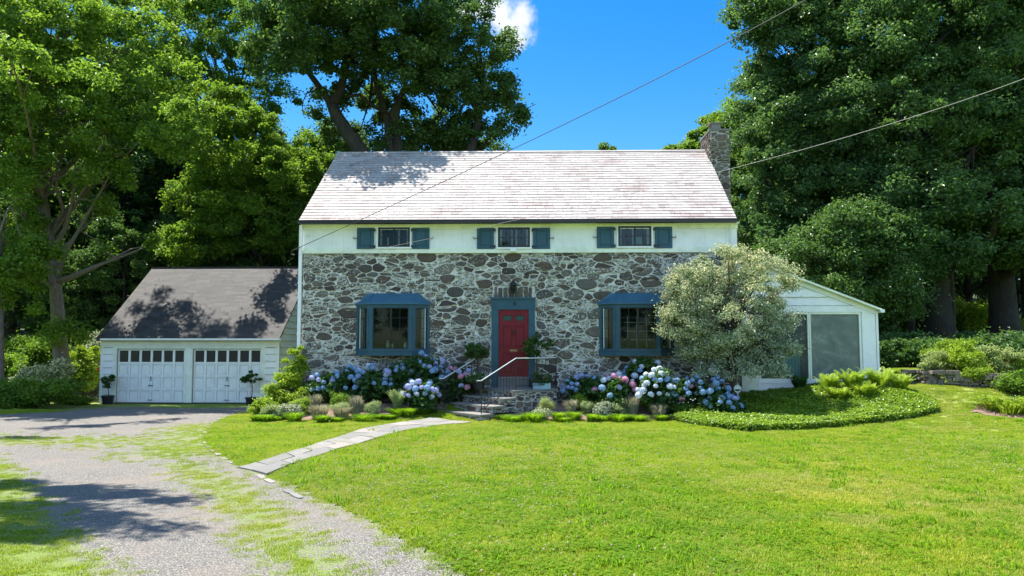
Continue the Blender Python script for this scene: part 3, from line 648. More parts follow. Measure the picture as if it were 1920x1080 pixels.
# upper windows
def casement(parent, x0, x1, z0, z1, yf, cols, rows, fw=.035, mw=.016, leafs=2, name='window', m='black', curtain=True, back=True, depth=.045, sill=True, rot=None):
    "window standing on plane y=yf looking to -Y; parts: frame (object), panes, sill"
    f = MB(); y0, y1 = yf - depth, yf
    f.box(x0, x1, y0, y1, z0, z0 + fw); f.box(x0, x1, y0, y1, z1 - fw, z1); f.box(x0, x0 + fw, y0, y1, z0 + fw, z1 - fw); f.box(x1 - fw, x1, y0, y1, z0 + fw, z1 - fw)
    ix0, ix1, iz0, iz1 = x0 + fw, x1 - fw, z0 + fw, z1 - fw; wl_ = (ix1 - ix0) / leafs; lw = .022
    for k in range(leafs):
        a = ix0 + k * wl_; b = a + wl_
        f.box(a + .001, a + lw, y0 + .008, y1 - .008, iz0, iz1); f.box(b - lw, b - .001, y0 + .008, y1 - .008, iz0, iz1)
        f.box(a + lw, b - lw, y0 + .008, y1 - .008, iz0 + .001, iz0 + lw); f.box(a + lw, b - lw, y0 + .008, y1 - .008, iz1 - lw, iz1 - .001)
        for c in range(1, cols): xx = a + lw + (wl_ - 2 * lw) * c / cols; f.box(xx - mw / 2, xx + mw / 2, y0 + .012, y1 - .01, iz0 + lw, iz1 - lw)
        for r_ in range(1, rows): zz = iz0 + lw + (iz1 - iz0 - 2 * lw) * r_ / rows; f.box(a + lw, b - lw, y0 + .014, y1 - .012, zz - mw / 2, zz + mw / 2)
    w_ = f.build(name, M[m], parent)
    p = MB(); p.face([(ix0, yf - depth * .5, iz0), (ix1, yf - depth * .5, iz0), (ix1, yf - depth * .5, iz1), (ix0, yf - depth * .5, iz1)]); p.build('glass_pane', M['glass'], w_)
    return w_
WIN = [(707, 767, 427, 463.5), (933.5, 994, 427, 464), (1161, 1223.5, 424.5, 462)]
SHU = [(667, 699), (772, 804), (894, 926), (1000, 1032), (1120.5, 1153), (1230.5, 1263)]
yu = YW - .040
for i, (a, b, c, d) in enumerate(WIN):
    x0, x1, z1, z0 = X(a, yu), X(b, yu), Z(c, yu, a), Z(d, yu, a)
    w_ = casement(house, x0, x1, z0, z1, yu - .012, 2, 2)
    w_['label'] = ['upper window with pale curtains at the left end', 'middle upper window above the front door', 'upper window with a blue square in its lower half'][i]
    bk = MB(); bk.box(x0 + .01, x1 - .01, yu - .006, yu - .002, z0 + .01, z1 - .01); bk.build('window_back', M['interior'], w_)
    wd = x1 - x0
    for (s_, e, h) in ([(.06, .12, 1), (.28, .33, .5), (.62, .68, .9), (.9, .95, 1)], [(.06, .13, 1), (.42, .46, 1), (.55, .6, 1), (.88, .95, 1)], [(.05, .1, .9), (.42, .47, .9), (.86, .95, 1)])[i]:
        cu = MB(); cu.box(x0 + wd * s_, x0 + wd * e, yu - .012, yu - .008, z0 + .04, z0 + .04 + (z1 - z0 - .08) * h); cu.build('curtain', M['curtain'], w_)
    if i == 2:
        q_ = MB(); q_.box(x0 + wd * .52, x0 + wd * .73, yu - .016, yu - .013, z0 + .05, z0 + .30); q_.build('blue_panel', M['planter'], w_)
    s_ = MB(); s_.box(x0 - .06, x1 + .06, yu - .075, yu - .001, z0 - .055, z0 - .002); s_.box(x0 - .05, x0 - .002, yu - .05, yu - .002, z0, z1 + .04); s_.box(x1 + .002, x1 + .05, yu - .05, yu - .002, z0, z1 + .04); s_.box(x0 - .002, x1 + .002, yu - .05, yu - .002, z1 + .002, z1 + .04); s_.build('window_trim', M['white'], w_)
for i, (a, b) in enumerate(SHU):
    x0, x1 = X(a, yu), X(b, yu); z1, z0 = Z(427.5 if i < 4 else 425.5, yu, a), Z(467 if i < 4 else 465.5, yu, a); f = MB(); y0 = yu - .04; fw = .085
    f.box(x0, x1, y0 + .012, yu - .004, z0, z1)
    f.box(x0, x1, y0 - .012, y0 + .0115, z0, z0 + fw); f.box(x0, x1, y0 - .012, y0 + .0115, z1 - fw, z1); f.box(x0, x0 + fw, y0 - .012, y0 + .0115, z0 + fw, z1 - fw); f.box(x1 - fw, x1, y0 - .012, y0 + .0115, z0 + fw, z1 - fw)
    f.box(x0 + fw + .035, x1 - fw - .035, y0 - .004, y0 + .0115, z0 + fw + .035, z1 - fw - .035)
    sh = f.build('shutter', M['teal'], house)
    left = i % 2 == 0; hx = x1 if left else x0; sg = 1 if left else -1
    for zz in (z0 + .07, z1 - .07):
        h = MB(); h.box(hx - sg * .14, hx + sg * .04, y0 - .022, y0 - .0125, zz - .018, zz + .018); h.box(hx - .002, hx + sg * .045, y0 - .024, y0 + .02, zz - .045, zz + .045); h.build('hinge', M['black'], sh)
    ox = x0 if left else x1; h = MB(); zz = (z0 + z1) / 2 + .0
    h.tube([(ox + sg * .05, y0 - .025, zz), (ox - sg * .03, y0 - .026, zz + .005), (ox - sg * .08, y0 - .012, zz - .015), (ox - sg * .12, y0 - .012, zz + .01), (ox - sg * .11, y0 - .012, zz + .045), (ox - sg * .085, y0 - .012, zz + .04)], [.008, .012, .012, .01, .01, .006], 6)
    h.build('shutter_hook', M['black'], sh)

# bay windows
def bay(cx_, label, stuff):
    e = MB(); d = .42; hw = .665; s_ = .50; yf = YW - d; z0, z1 = Z(667, yf), Z(571, yf)
    out = [(cx_ - hw - s_, YW), (cx_ - hw, yf), (cx_ + hw, yf), (cx_ + hw + s_, YW)]
    def off(o): return [(cx_ - hw - s_ - o * 1.25, YW), (cx_ - hw - o * .55, yf - o), (cx_ + hw + o * .55, yf - o), (cx_ + hw + s_ + o * 1.25, YW)]
    def ccw(P): return P
    wz0, wz1 = Z(655, yf), Z(576.5, yf)
    e.prism(off(.0), z0 + .05, wz0 - .001); e.prism(off(.025), wz0 - .05, wz0 + .012); e.prism(off(.02), z0, z0 + .05); e.prism(off(0), wz1 + .001, z1 + .04)
    # posts
    segs = [(Vector((*out[0], 0)), Vector((*out[1], 0))), (Vector((*out[1], 0)), Vector((*out[2], 0))), (Vector((*out[2], 0)), Vector((*out[3], 0)))]
    wins = []
    for (a, b) in segs:
        dd = (b - a).normalized(); nn = Vector((dd.y, -dd.x, 0)); ln = (b - a).length; pw = .115 if ln > 1 else .12
        for (u0, u1) in ((0, pw), (ln - pw, ln)):
            P = [a + dd * u0, a + dd * u1, a + dd * u1 - nn * .07, a + dd * u0 - nn * .07]; e.prism([(p.x, p.y) for p in P], wz0 + .012, wz1)
        for (u0, u1) in ((.03, pw - .03), (ln - pw + .03, ln - .03)):
            P = [a + dd * u0 + nn * .01, a + dd * u1 + nn * .01, a + dd * u1 + nn * .001, a + dd * u0 + nn * .001]; e.prism([(p.x, p.y) for p in P], wz0 + .06, wz1 - .04)
        wins.append((a, dd, nn, pw, ln))
    b_ = e.build('bay_window', M['teal'], house); b_['label'] = label
    for k, (a, dd, nn, pw, ln) in enumerate(wins):
        f = MB(); lw = .03; mw = .013; u0, u1 = pw, ln - pw; leafs = 2 if k == 1 else 1; cols = 2
        def bx(ua, ub, za, zb2, o0=.03, o1=.06):
            P = [a + dd * ua - nn * o0, a + dd * ub - nn * o0, a + dd * ub - nn * o1, a + dd * ua - nn * o1]; f.prism([(p.x, p.y) for p in P], za, zb2)
        Wl = (u1 - u0) / leafs; zz0, zz1 = wz0 + .014, wz1 - .001
        for q_ in range(leafs):
            ua = u0 + q_ * Wl; ub = ua + Wl; bx(ua + .001, ua + lw, zz0, zz1); bx(ub - lw, ub - .001, zz0, zz1); bx(ua + lw, ub - lw, zz0, zz0 + lw); bx(ua + lw, ub - lw, zz1 - lw, zz1)
            for c in range(1, cols): uu = ua + Wl * c / cols; bx(uu - mw / 2, uu + mw / 2, zz0 + lw, zz1 - lw, .035, .055)
            for r_ in range(1, 4): zz = zz0 + (zz1 - zz0) * r_ / 4; bx(ua + lw, ub - lw, zz - mw / 2, zz + mw / 2, .037, .053)
        c_ = f.build('casement', M['black'], b_)
        p = MB(); P = [a + dd * u0 - nn * .045, a + dd * u1 - nn * .045]; p.face([(P[0].x, P[0].y, zz0), (P[1].x, P[1].y, zz0), (P[1].x, P[1].y, zz1), (P[0].x, P[0].y, zz1)]); p.build('glass_pane', M['glass'], c_)
    rr = MB(); ov = .06; E_ = [(cx_ - hw - s_ - ov, YW - .03), (cx_ - hw - ov * .5, yf - ov), (cx_ + hw + ov * .5, yf - ov), (cx_ + hw + s_ + ov, YW - .03)]; T_ = [(cx_ - hw - s_ + .36, YW - .03), (cx_ - hw + .06, YW - .06), (cx_ + hw - .06, YW - .06), (cx_ + hw + s_ - .36, YW - .03)]
    ez = z1 + .045; tz = Z(550, YW)
    for k in range(3):
        rr.face([(*E_[k], ez), (*E_[k + 1], ez), (*T_[k + 1], tz), (*T_[k], tz)]); rr.face([(*E_[k], ez - .03), (*E_[k + 1], ez - .03), (*E_[k + 1], ez), (*E_[k], ez)])
    rr.face([(*T_[0], tz), (*T_[1], tz), (*T_[2], tz), (*T_[3], tz), (T_[3][0], YW, tz), (T_[0][0], YW, tz)]); rr.face([(*p_, ez - .03) for p_ in E_][::-1])
    for k in (1, 2): rr.tube([(*E_[k], ez + .004), (*T_[k], tz + .004)], .014, 6)
    rr.build('bay_roof', M['tealroof'], b_)
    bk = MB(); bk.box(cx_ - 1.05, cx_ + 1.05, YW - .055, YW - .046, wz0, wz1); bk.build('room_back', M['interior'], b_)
    for sg in (-1, 1):
        cu = MB()
        for k in range(5): u = 1.02 - k * .035; cu.box(cx_ + sg * (u - .014), cx_ + sg * (u + .012), YW - .10 + .015 * (k % 2), YW - .085 + .015 * (k % 2), wz0 + .02, wz1 - .01)
        cu.build('curtain', M['curtain'], b_)
    if stuff == 'left':
        for (dx, h) in ((-.12, .26), (.42, .20), (.02, .16)):
            k = MB(); k.lathe((cx_ + dx, YW - .2, wz0 + .01), [(.0, 0), (.06, 0), (.04, .04), (.07, h * .5), (.03, h * .8), (.045, h), (0, h)], 10); k.build('ornament', M['cupmat'], b_, smooth=True)
    else:
        k = MB(); k.lathe((cx_ - .27, YW - .2, wz0 + .01), [(0, 0), (.12, 0), (.15, .1), (.10, .22), (.05, .3), (0, .31)], 12); k.build('ornament', M['black'], b_, smooth=True)
        k = MB()
        for xx in (-.28, .0, .3, .55): k.box(cx_ + xx - .012, cx_ + xx + .012, YW - .08, YW - .065, wz0 + .02, wz1 - .25)
        for zz in (.28, .55, .82): k.box(cx_ - .4, cx_ + .6, YW - .083, YW - .068, wz0 + zz, wz0 + zz + .022)
        k.build('interior_shelf', M['curtain'], b_)
bay((X(692, 22.88) + X(772, 22.88)) / 2, 'bay window left of the front door with white ornaments inside', 'left')
bay((X(1157, 22.88) + X(1237, 22.88)) / 2, 'bay window right of the front door, partly behind the round tree', 'right')

# front door
df = MB(); y0 = YW - .10; DX0, DX1 = X(935, YW), X(991, YW); DZ0, DZ1 = Z(706, YW), Z(581, YW)
df.box(dL, DX0 - .004, y0, YW + .02, dB - .1, DZ1 + .005); df.box(DX1 + .004, dR, y0, YW + .02, dB - .1, DZ1 + .005); df.box(dL - .015, dR + .015, y0 - .01, YW + .02, DZ1 + .006, dT); df.box(dL - .03, dR + .03, y0 - .05, YW + .02, dT, dT + .05)
df.box(dL + .04, DX0 - .05, y0 - .012, y0 - .001, dB, DZ1 - .1); df.box(DX1 + .05, dR - .04, y0 - .012, y0 - .001, dB, DZ1 - .1)
dfo = df.build('door_frame', M['teal'], house)
sl = MB(); sl.box(DX0 - .003, DX1 + .003, y0 - .13, YW, DZ0 - .05, DZ0 - .003); sl.box(DX0 - .003, DX1 + .003, y0 - .10, YW, dB - .12, DZ0 - .051); sl.build('door_sill', M['flag'], dfo)
# house number 8
nb = MB(); cxn = X(965, y0); czn = Z(569, y0)
for (zc, rr) in ((czn + .034, .024), (czn - .024, .030)):
    nb.tube([(cxn + rr * math.cos(t), y0 - .02, zc + rr * math.sin(t)) for t in np.linspace(0, 2 * math.pi, 17)], .008, 6)
nb.build('house_number', M['black'], dfo)
d_ = MB(); yd = YW - .060; d_.box(DX0, DX1, yd + .032, YW + .01, DZ0, DZ1); dw = DX1 - DX0; dh = DZ1 - DZ0
cols_ = [(.14, .45), (.55, .86)]; rows_ = [(.03, .35), (.43, .76), (.83, .92)]
edges_x = [0, .14, .45, .55, .86, 1]; 
for (a, b) in ((0, .14), (.45, .55), (.86, 1)): d_.box(DX0 + dw * a, DX0 + dw * b, yd, yd + .031, DZ0, DZ1)
for (c, dd) in ((0, .05), (.35, .44), (.76, .83), (.92, 1)):
    for (a, b) in cols_: d_.box(DX0 + dw * a, DX0 + dw * b, yd, yd + .031, DZ0 + dh * c, DZ0 + dh * dd)
for (a, b) in cols_:
    for (c, dd) in ((.05, .35), (.44, .76)): d_.box(DX0 + dw * a + .035, DX0 + dw * b - .035, yd + .012, yd + .031, DZ0 + dh * c + .035, DZ0 + dh * dd - .035)
door = d_.build('door', M['red'], house)
for (a, b) in cols_:
    p = MB(); p.box(DX0 + dw * a + .01, DX0 + dw * b - .01, yd + .022, yd + .030, DZ0 + dh * .84, DZ0 + dh * .91); p.build('glass_pane', M['green_inset'], door)
p = MB(); p.box(DX0 + dw * .38, DX0 + dw * .62, yd - .008, yd, DZ0 + dh * .375, DZ0 + dh * .405); p.build('mail_slot', M['brass'], door)
p = MB(); p.tube([(DX0 + dw * .5, yd - .02, DZ0 + dh * .66), (DX0 + dw * .5, yd - .03, DZ0 + dh * .70)], [.03, .02], 8); p.tube([(DX0 + dw * .5 + .03 * math.sin(t), yd - .025, DZ0 + dh * .66 - .03 + .035 * math.cos(t)) for t in np.linspace(0, 6.28, 12)], .006, 6); p.build('knocker', M['black'], door)
p = MB(); p.box(DX1 - .075, DX1 - .035, yd - .008, yd, DZ0 + .88, DZ0 + 1.02); p.tube([(DX1 - .055, yd - .008, DZ0 + .92), (DX1 - .055, yd - .045, DZ0 + .92), (DX1 - .055, yd - .05, DZ0 + .80)], [.012, .014, .01], 8); p.build('handle', M['brass'], door)

# wall lantern
lx, ly = X(962, YW - .12), YW - .14; lz0, lz1 = Z(551, ly), Z(526, ly)
la = empty('wall_lantern', (lx, YW - .03, (lz0 + lz1) / 2), 'small black wall lantern above the red front door', 'lantern')
p = MB(); p.box(lx - .04, lx + .04, YW - .06, YW - .03, lz1 - .18, lz1 - .02); p.tube([(lx, YW - .05, lz1 - .08), (lx, YW - .1, lz1 + .03), (lx, ly, lz1 + .02)], .012, 8); p.build('bracket', M['black'], la)
p = MB(); p.lathe((lx, ly, lz0), [(0, 0), (.035, 0), (.05, .02), (.05, .03)], 6); p.lathe((lx, ly, lz0), [(.12, .27), (.105, .32), (.055, .37), (.02, .41), (.012, .44), (0, .45)], 6); p.lathe((lx, ly, lz0), [(0, .27), (.12, .27)], 6)
for k in range(6): t = k * math.pi / 3; p.tube([(lx + .05 * math.cos(t), ly + .05 * math.sin(t), lz0 + .02), (lx + .09 * math.cos(t), ly + .09 * math.sin(t), lz0 + .27)], .006, 5)
p.build('lantern_frame', M['black'], la)
p = MB(); p.lathe((lx, ly, lz0), [(.045, .03), (.084, .27)], 6); p.build('lantern_glass', M['glass'], la)

# ================================================================== entrance steps, turned to face the path
TH = R(47); dv_ = Vector((math.sin(TH), math.cos(TH), 0)); ev = Vector((math.cos(TH), -math.sin(TH), 0))
P1 = at(900, 779, 20.65); P1.z = 0; WST = 1.92; RUN = .44; RISE = .2
steps = empty('front_steps', (P1.x, P1.y, 0), 'bluestone entrance steps and landing turned towards the path below the red door', 'steps')
def quadp(c, a, b, wdt, extra=0): return [c - ev * wdt + dv_ * a, c + dv_ * a, c + dv_ * b, c - ev * wdt + dv_ * b]
for k in range(3):
    a = k * RUN; z = .19 + k * RISE
    m = MB(); Q = [P1 + dv_ * (a + .03) - ev * (WST - .02), P1 + dv_ * (a + .03) - ev * .02, P1 + dv_ * 1.9 - ev * .02, P1 + dv_ * 1.9 - ev * (WST - .02)]
    m.prism([(p.x, p.y) for p in Q], z - .19 - (.25 if k == 0 else 0), z - .052); st = m.build('riser', M['mortardark'], steps)
    m = MB(); Q = [P1 + dv_ * (a - .02) - ev * (WST + .02), P1 + dv_ * (a - .02) + ev * .02, P1 + dv_ * (a + RUN + .06) + ev * .02, P1 + dv_ * (a + RUN + .06) - ev * (WST + .02)]
    m.prism([(p.x, p.y) for p in Q], z - .05, z, .35 + .1 * k); m.build('tread', M['flag'], steps)
P4 = P1 + dv_ * (3 * RUN); zl = .19 + 3 * RISE
Lp = [P4 - ev * (WST + .02), P4 + ev * .02 + dv_ * -.02, P4 + dv_ * .62 + ev * .05, Vector((X(1046, 22.5), 22.55, 0)), Vector((X(1046, 22.5), YW - .005, 0)), Vector((X(868, 23), YW - .005, 0))]
m = MB(); m.prism([(p.x, p.y) for p in Lp], zl - .055, zl, .4); m.build('landing', M['flag'], steps)
inn = [p + (Vector(((X(960, 22.5)), 22.6, 0)) - p).normalized() * .04 for p in Lp]; inn[4].y = inn[5].y = YW - .006
m = MB(); m.prism([(p.x, p.y) for p in inn], -.2, zl - .056, .3)
base_ = m.build('landing_base', M['mortardark'], steps)
for (A_, B_, z0_, z1_, sd_) in ((inn[1], inn[2], 0, zl - .06, 51), (inn[2], inn[3], 0, zl - .06, 52), (inn[0], inn[1], .6, zl - .06, 53)):
    m = MB(); dd = (B_ - A_).normalized(); nn = Vector((dd.y, -dd.x, 0))
    rubble_add(m, rubble_polys(0, (B_ - A_).length, z0_, z1_, rs=(.18, .13, .10, .075), seed=sd_), lambda u, v, d, A_=A_, dd=dd, nn=nn: tuple(A_ + dd * u + nn * d + Vector((0, 0, v))), sd_, depth=(.006, .018), wk=.2); m.build('step_stonework', M['stone'], steps)
for k in range(3):
    A_ = P1 + dv_ * (k * RUN + .03) - ev * (WST - .02); B_ = P1 + dv_ * (k * RUN + .03) - ev * .02; z0_ = -.05 if k == 0 else (k - 1) * RISE + .20
    dd = ev; nn = -dv_; m = MB()
    rubble_add(m, rubble_polys(0, (B_ - A_).length, z0_, .19 + k * RISE - .055, rs=(.18, .13, .10, .075), seed=60 + k), lambda u, v, d, A_=A_, dd=dd, nn=nn: tuple(A_ + dd * u + nn * d + Vector((0, 0, v))), 60 + k, depth=(.005, .015), wk=.2); m.build('step_stonework', M['stone'], steps)
A_ = P1 + dv_ * .03 - ev * .02
m = MB(); pol = []
for k in range(3): pol += rubble_polys(k * RUN, 1.3, max(-.05, k * RISE - .0), .19 + k * RISE - .055, rs=(.18, .13, .10, .075), seed=70 + k)
rubble_add(m, pol, lambda u, v, d: tuple(A_ + dv_ * u + ev * d + Vector((0, 0, v))), 71, depth=(.005, .015), wk=.2)
m.build('step_stonework', M['stone'], steps)
# railings
def railing(pts, label):
    r = MB(); hr = MB(); H = .92
    top = [p + Vector((0, 0, H)) for p in pts]; hr.tube([top[0] - (top[1] - top[0]).normalized() * .0 + Vector((-.12, -.08, 0)), top[0] + Vector((0, 0, .004))] + top[1:], .016, 8)
    low = [p + Vector((0, 0, .13)) for p in pts]; r.tube(low, .012, 6); r.tube([t - Vector((0, 0, .03)) for t in top], .012, 6)
    tot = 0
    for a, b in zip(pts[:-1], pts[1:]):
        n = max(1, round((b - a).length / .125))
        for k in range(n):
            q_ = a.lerp(b, k / n); post = (k == 0)
            r.tube([q_ + Vector((0, 0, -.02 if post else .13)), q_ + Vector((0, 0, H - .02))], .014 if post else .0075, 6)
    q_ = pts[-1]; r.tube([q_, q_ + Vector((0, 0, H - .02))], .014, 6)
    o = hr.build('handrail', M['handrail'], steps); r.build('balusters', M['black'], o); o['label'] = label
r0 = P1 - ev * .09 + dv_ * .12; r1 = P4 - ev * .09 + dv_ * .08
railing([Vector((r0.x, r0.y, .19)), Vector((r1.x, r1.y, zl)), Vector((r1.x + .45, r1.y + .3, zl)), Vector((X(1030, 22.3), 22.35, zl)), Vector((X(1042, 22.6), 22.65, zl)), Vector((X(1043, 23), 23.1, zl))], 'long iron handrail on the right side of the steps')
r0 = r0 - ev * (WST - .16); r1 = r1 - ev * (WST - .16)
railing([Vector((r0.x, r0.y, .19)), Vector((r1.x, r1.y, zl)), Vector((r1.x - .02, r1.y + .35, zl))], 'short iron handrail on the left side, among the hydrangeas')

# ================================================================== garage
YG = 30.0; gx0, gx1 = X(191, YG), X(523, YG); gy1 = YG + 8.2; gez = Z(635, 29.7); gyr = 34.0; gzr = Z(500, gyr); gb = gz(-13, 29.9) - .02
gar = empty('garage', ((gx0 + gx1) / 2, YG, gb), 'white two door garage with dark shingle roof beside the stone house', 'garage')
DO = [(222, 347), (364, 490)]; gdz1 = Z(655, YG); gdz0 = Z(756, YG)
gw = MB()
def clap(mb, A, B, z0, z1, e=.27, n=None, clipf=None):
    "overlapping wavy-bottomed siding on the plane from A to B"
    A = Vector(A); B = Vector(B); d = (B - A); Ln = d.length; d.normalize(); nn = Vector((d.y, -d.x, 0)); z = z0
    while z < z1 - .01:
        zt_ = min(z + e, z1); s_ = 0.0; en = Ln
        k = max(2, int(Ln / .12)); prev = None
        for i in range(k):
            a = A + d * (Ln * i / k); b = A + d * (Ln * (i + 1) / k); wa = .008 * math.sin(i * 2.1 + z * 9); wb = .008 * math.sin((i + 1) * 2.1 + z * 9)
            if clipf and not (clipf(i / k, zt_) and clipf((i + 1) / k, zt_)): continue
            lo_a = Vector((0, 0, z + wa)); lo_b = Vector((0, 0, z + wb)); hi = Vector((0, 0, zt_ + .0))
            mb.face([a + nn * .042 + lo_a, b + nn * .042 + lo_b, b + nn * .010 + hi, a + nn * .010 + hi], .5)
            mb.face([a + nn * .006 + lo_a, b + nn * .006 + lo_b, b + nn * .042 + lo_b, a + nn * .042 + lo_a], .5)
            up_ = Vector((0, 0, .014)); mb.face([a + nn * .0435 + lo_a, b + nn * .0435 + lo_b, b + nn * .0435 + lo_b + up_, a + nn * .0435 + lo_a + up_], .5, 1)  # grey strip along each board's lower edge paints its shadow line
        z = zt_
gw.box(gx0, X(DO[0][0] - 6, YG), YG, YG + .2, gb - .2, gez - .02); gw.box(X(DO[1][1] + 6, YG), gx1, YG, YG + .2, gb - .2, gez - .02)
gw.box(X(DO[0][0] - 6, YG), X(DO[1][1] + 6, YG), YG, YG + .2, gdz1 + .1, gez - .02); gw.box(X(DO[0][1] + 6, YG), X(DO[1][0] - 6, YG), YG, YG + .2, gb - .2, gdz1 + .1)
def grz(y): return gez + (gzr - gez) * (1 - abs(y - gyr) / (gyr - 29.7)) - .1
for (a, b) in ((gx0, gx0 + .15), (gx1 - .15, gx1)):
    pts = [(YG + .2, gb - .2), (gy1 - .1, gb - .2), (gy1 - .1, grz(gy1 - .1)), (gyr, grz(gyr)), (YG + .2, grz(YG + .2))]; bs = len(gw.v)
    gw.v += [(a, p[0], p[1]) for p in pts] + [(b, p[0], p[1]) for p in pts]
    for fq in [[bs + i for i in range(5)][::-1], [bs + 5 + i for i in range(5)]] + [[bs + i, bs + (i + 1) % 5, bs + 5 + (i + 1) % 5, bs + 5 + i] for i in range(5)]: gw.f.append(fq); gw.r.append(.5); gw.m.append(0); gw.w.append(0)
gw.box(gx0 + .15, gx1 - .15, gy1 - .25, gy1 - .1, gb - .2, grz(gy1 - .1))
gw.build('garage_wall', M['white'], gar)
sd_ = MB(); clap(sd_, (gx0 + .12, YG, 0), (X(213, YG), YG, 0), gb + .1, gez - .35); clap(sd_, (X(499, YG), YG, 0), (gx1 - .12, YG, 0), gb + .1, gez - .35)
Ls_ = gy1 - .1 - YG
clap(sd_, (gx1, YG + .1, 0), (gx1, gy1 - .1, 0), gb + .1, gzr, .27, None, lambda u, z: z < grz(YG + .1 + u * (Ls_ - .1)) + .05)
sd_.build('siding', [M['white'], M['lapshadow']], gar)
tr = MB()
for (a, b) in ((gx0 - .01, gx0 + .12), (gx1 - .12, gx1 + .035)): tr.box(a, b, YG - .035, YG - .001, gb, gez - .05)
tr.box(gx0 + .12, gx1 - .12, YG - .03, YG - .001, gez - .33, gez - .05); tr.box(gx0 - .1, gx1 + .1, YG - .28, YG - .04, gez - .10, gez - .07)
tr.box(X(347 + 3, YG), X(364 - 3, YG), YG - .028, YG - .001, gb, gez - .331); tr.box(X(213, YG), X(219, YG), YG - .032, YG - .001, gb, gez - .331); tr.box(X(493, YG), X(499, YG), YG - .032, YG - .001, gb, gez - .331)
tr.build('corner_trim', M['white'], gar)
gg = MB(); a0, a1 = X(189, 29.65), X(525, 29.65); gg.box(a0, a1, 29.60, 29.72, gez - .065, gez - .05); gg.box(a0, a1, 29.58, 29.60, gez - .065, gez + .01); gg.box(a0, a1, 29.72, 29.735, gez - .09, gez - .0); gg.build('gutter', M['white'], gar)
GL = lambda t: gx0 - .07
GR = lambda t: X(524, 29.7) + .0 * t
gr_ = MB(); courses(gr_, GL, GR, 29.66, gez, gyr, gzr, .14, .5, .002, .5); courses(gr_, GL, GR, 2 * gyr - 29.66, gez, gyr, gzr, .14, .32, .006, .08)
gr_.box(GL(1), GR(1), gyr - .09, gyr + .09, gzr - .02, gzr + .02)
gr_.build('garage_roof', M['shingle'], gar)
gd = MB()
for ya in (29.68, 2 * gyr - 29.68): gd.hexa([(GL(0) + .02, ya, gez - .09), (GR(0) - .01, ya, gez - .09), (GR(1) - .01, gyr, gzr - .09), (GL(1) + .02, gyr, gzr - .09), (GL(0) + .02, ya, gez - .004), (GR(0) - .01, ya, gez - .004), (GR(1) - .01, gyr, gzr - .004), (GL(1) + .02, gyr, gzr - .004)])
gd.build('roof_edge', M['gutter'], gar)
for di, (a, b) in enumerate(DO):
    x0, x1 = X(a, YG), X(b, YG); dmb = MB(); yy = YG + .04; dmb.box(x0 - .03, x1 + .03, yy + .045, yy + .09, gdz0, gdz1); W6 = (x1 - x0) / 6; hts = [0, .245, .49, .735, 1.0]; Hd = gdz1 - gdz0
    tz0 = gdz0 + Hd * .735
    for r_ in range(4):
        za, zc = gdz0 + Hd * hts[r_], gdz0 + Hd * hts[r_ + 1]
        for k in range(6):
            xa, xb = x0 + W6 * k, x0 + W6 * (k + 1); st_ = .045
            dmb.box(xa, xa + st_, yy, yy + .044, za + .004, zc); dmb.box(xb - st_, xb, yy, yy + .044, za + .004, zc); dmb.box(xa + st_, xb - st_, yy, yy + .044, za + .004, za + .05); dmb.box(xa + st_, xb - st_, yy, yy + .044, zc - .05, zc)
            if r_ < 3: dmb.box(xa + st_ + .03, xb - st_ - .03, yy + .024, yy + .044, za + .08, zc - .08)
    dob = dmb.build('garage_door', M['white'], gar); dob['label'] = ['left garage door', 'right garage door beside the stone house'][di]
    fr_ = MB(); fr_.box(x0 - .11, x0 - .03, YG - .045, YG + .05, gb, gdz1 + .1); fr_.box(x1 + .03, x1 + .11, YG - .045, YG + .05, gb, gdz1 + .1); fr_.box(x0 - .03, x1 + .03, YG - .045, YG + .05, gdz1 + .02, gdz1 + .1); fr_.build('door_trim', M['cream'], dob)
    for k in range(6):
        p = MB(); xa, xb = x0 + W6 * k + .05, x0 + W6 * (k + 1) - .05; p.box(xa, xb, yy + .034, yy + .043, tz0 + .055, gdz1 - .055); p.build('window_pane', M['gpane'] if 'gpane' in M else M['black'], dob)
    xc = (x0 + x1) / 2
    for (dz, hw_) in ((.32 * Hd, .09), (.045 * Hd, .09)):
        p = MB(); p.tube([(xc - hw_, yy, gdz0 + dz), (xc - hw_, yy - .035, gdz0 + dz), (xc + hw_, yy - .035, gdz0 + dz), (xc + hw_, yy, gdz0 + dz)], .013, 6); p.build('handle', M['black'], dob)
    p = MB(); p.box(xc - .02, xc + .02, yy - .012, yy, gdz0 + Hd * .43, gdz0 + Hd * .48); p.box(xc - .03, xc + .03, yy - .01, yy, gdz0 + Hd * .405, gdz0 + Hd * .42); p.build('lock', M['black'], dob)
ap = MB(); ap.box(X(213, YG), X(499, YG), YG - .1, YG + .06, gb - .1, gdz0 - .003); ap.build('door_threshold', M['gutter'], gar)

# ================================================================== sunroom
YS = 24.2; sx0, sx1 = xr + .06, X(1641, YS); szb = Z(718, YS); sze = Z(577, YS, 1640); szt = Z(474, YS, 1387); sy1 = YS + 5
sun_ = empty('sunroom', ((sx0 + sx1) / 2, YS, szb), 'white sunroom with sloping roof and hazy windows, right of the stone house', 'sunroom')
def sroof(x): return sze + (szt - sze) * (sx1 - x) / (sx1 - sx0)
wx0, wx1, wz0, wz1 = X(1422, YS), X(1614, YS), Z(711, YS), Z(588, YS)
m = MB(); m.box(wx1 + .01, sx1, YS, YS + .15, szb - .6, wz1 + .03); m.box(sx0, wx1 + .01, YS, YS + .15, szb - .6, wz0 - .03); m.box(sx0, wx0, YS, YS + .15, wz0 - .03, wz1 + .03)
bs = len(m.v); pts = [(sx0, wz1 + .03), (sx1, wz1 + .03), (sx1, sze - .06), (sx0, szt - .06)]; m.v += [(p[0], YS, p[1]) for p in pts] + [(p[0], YS + .15, p[1]) for p in pts]
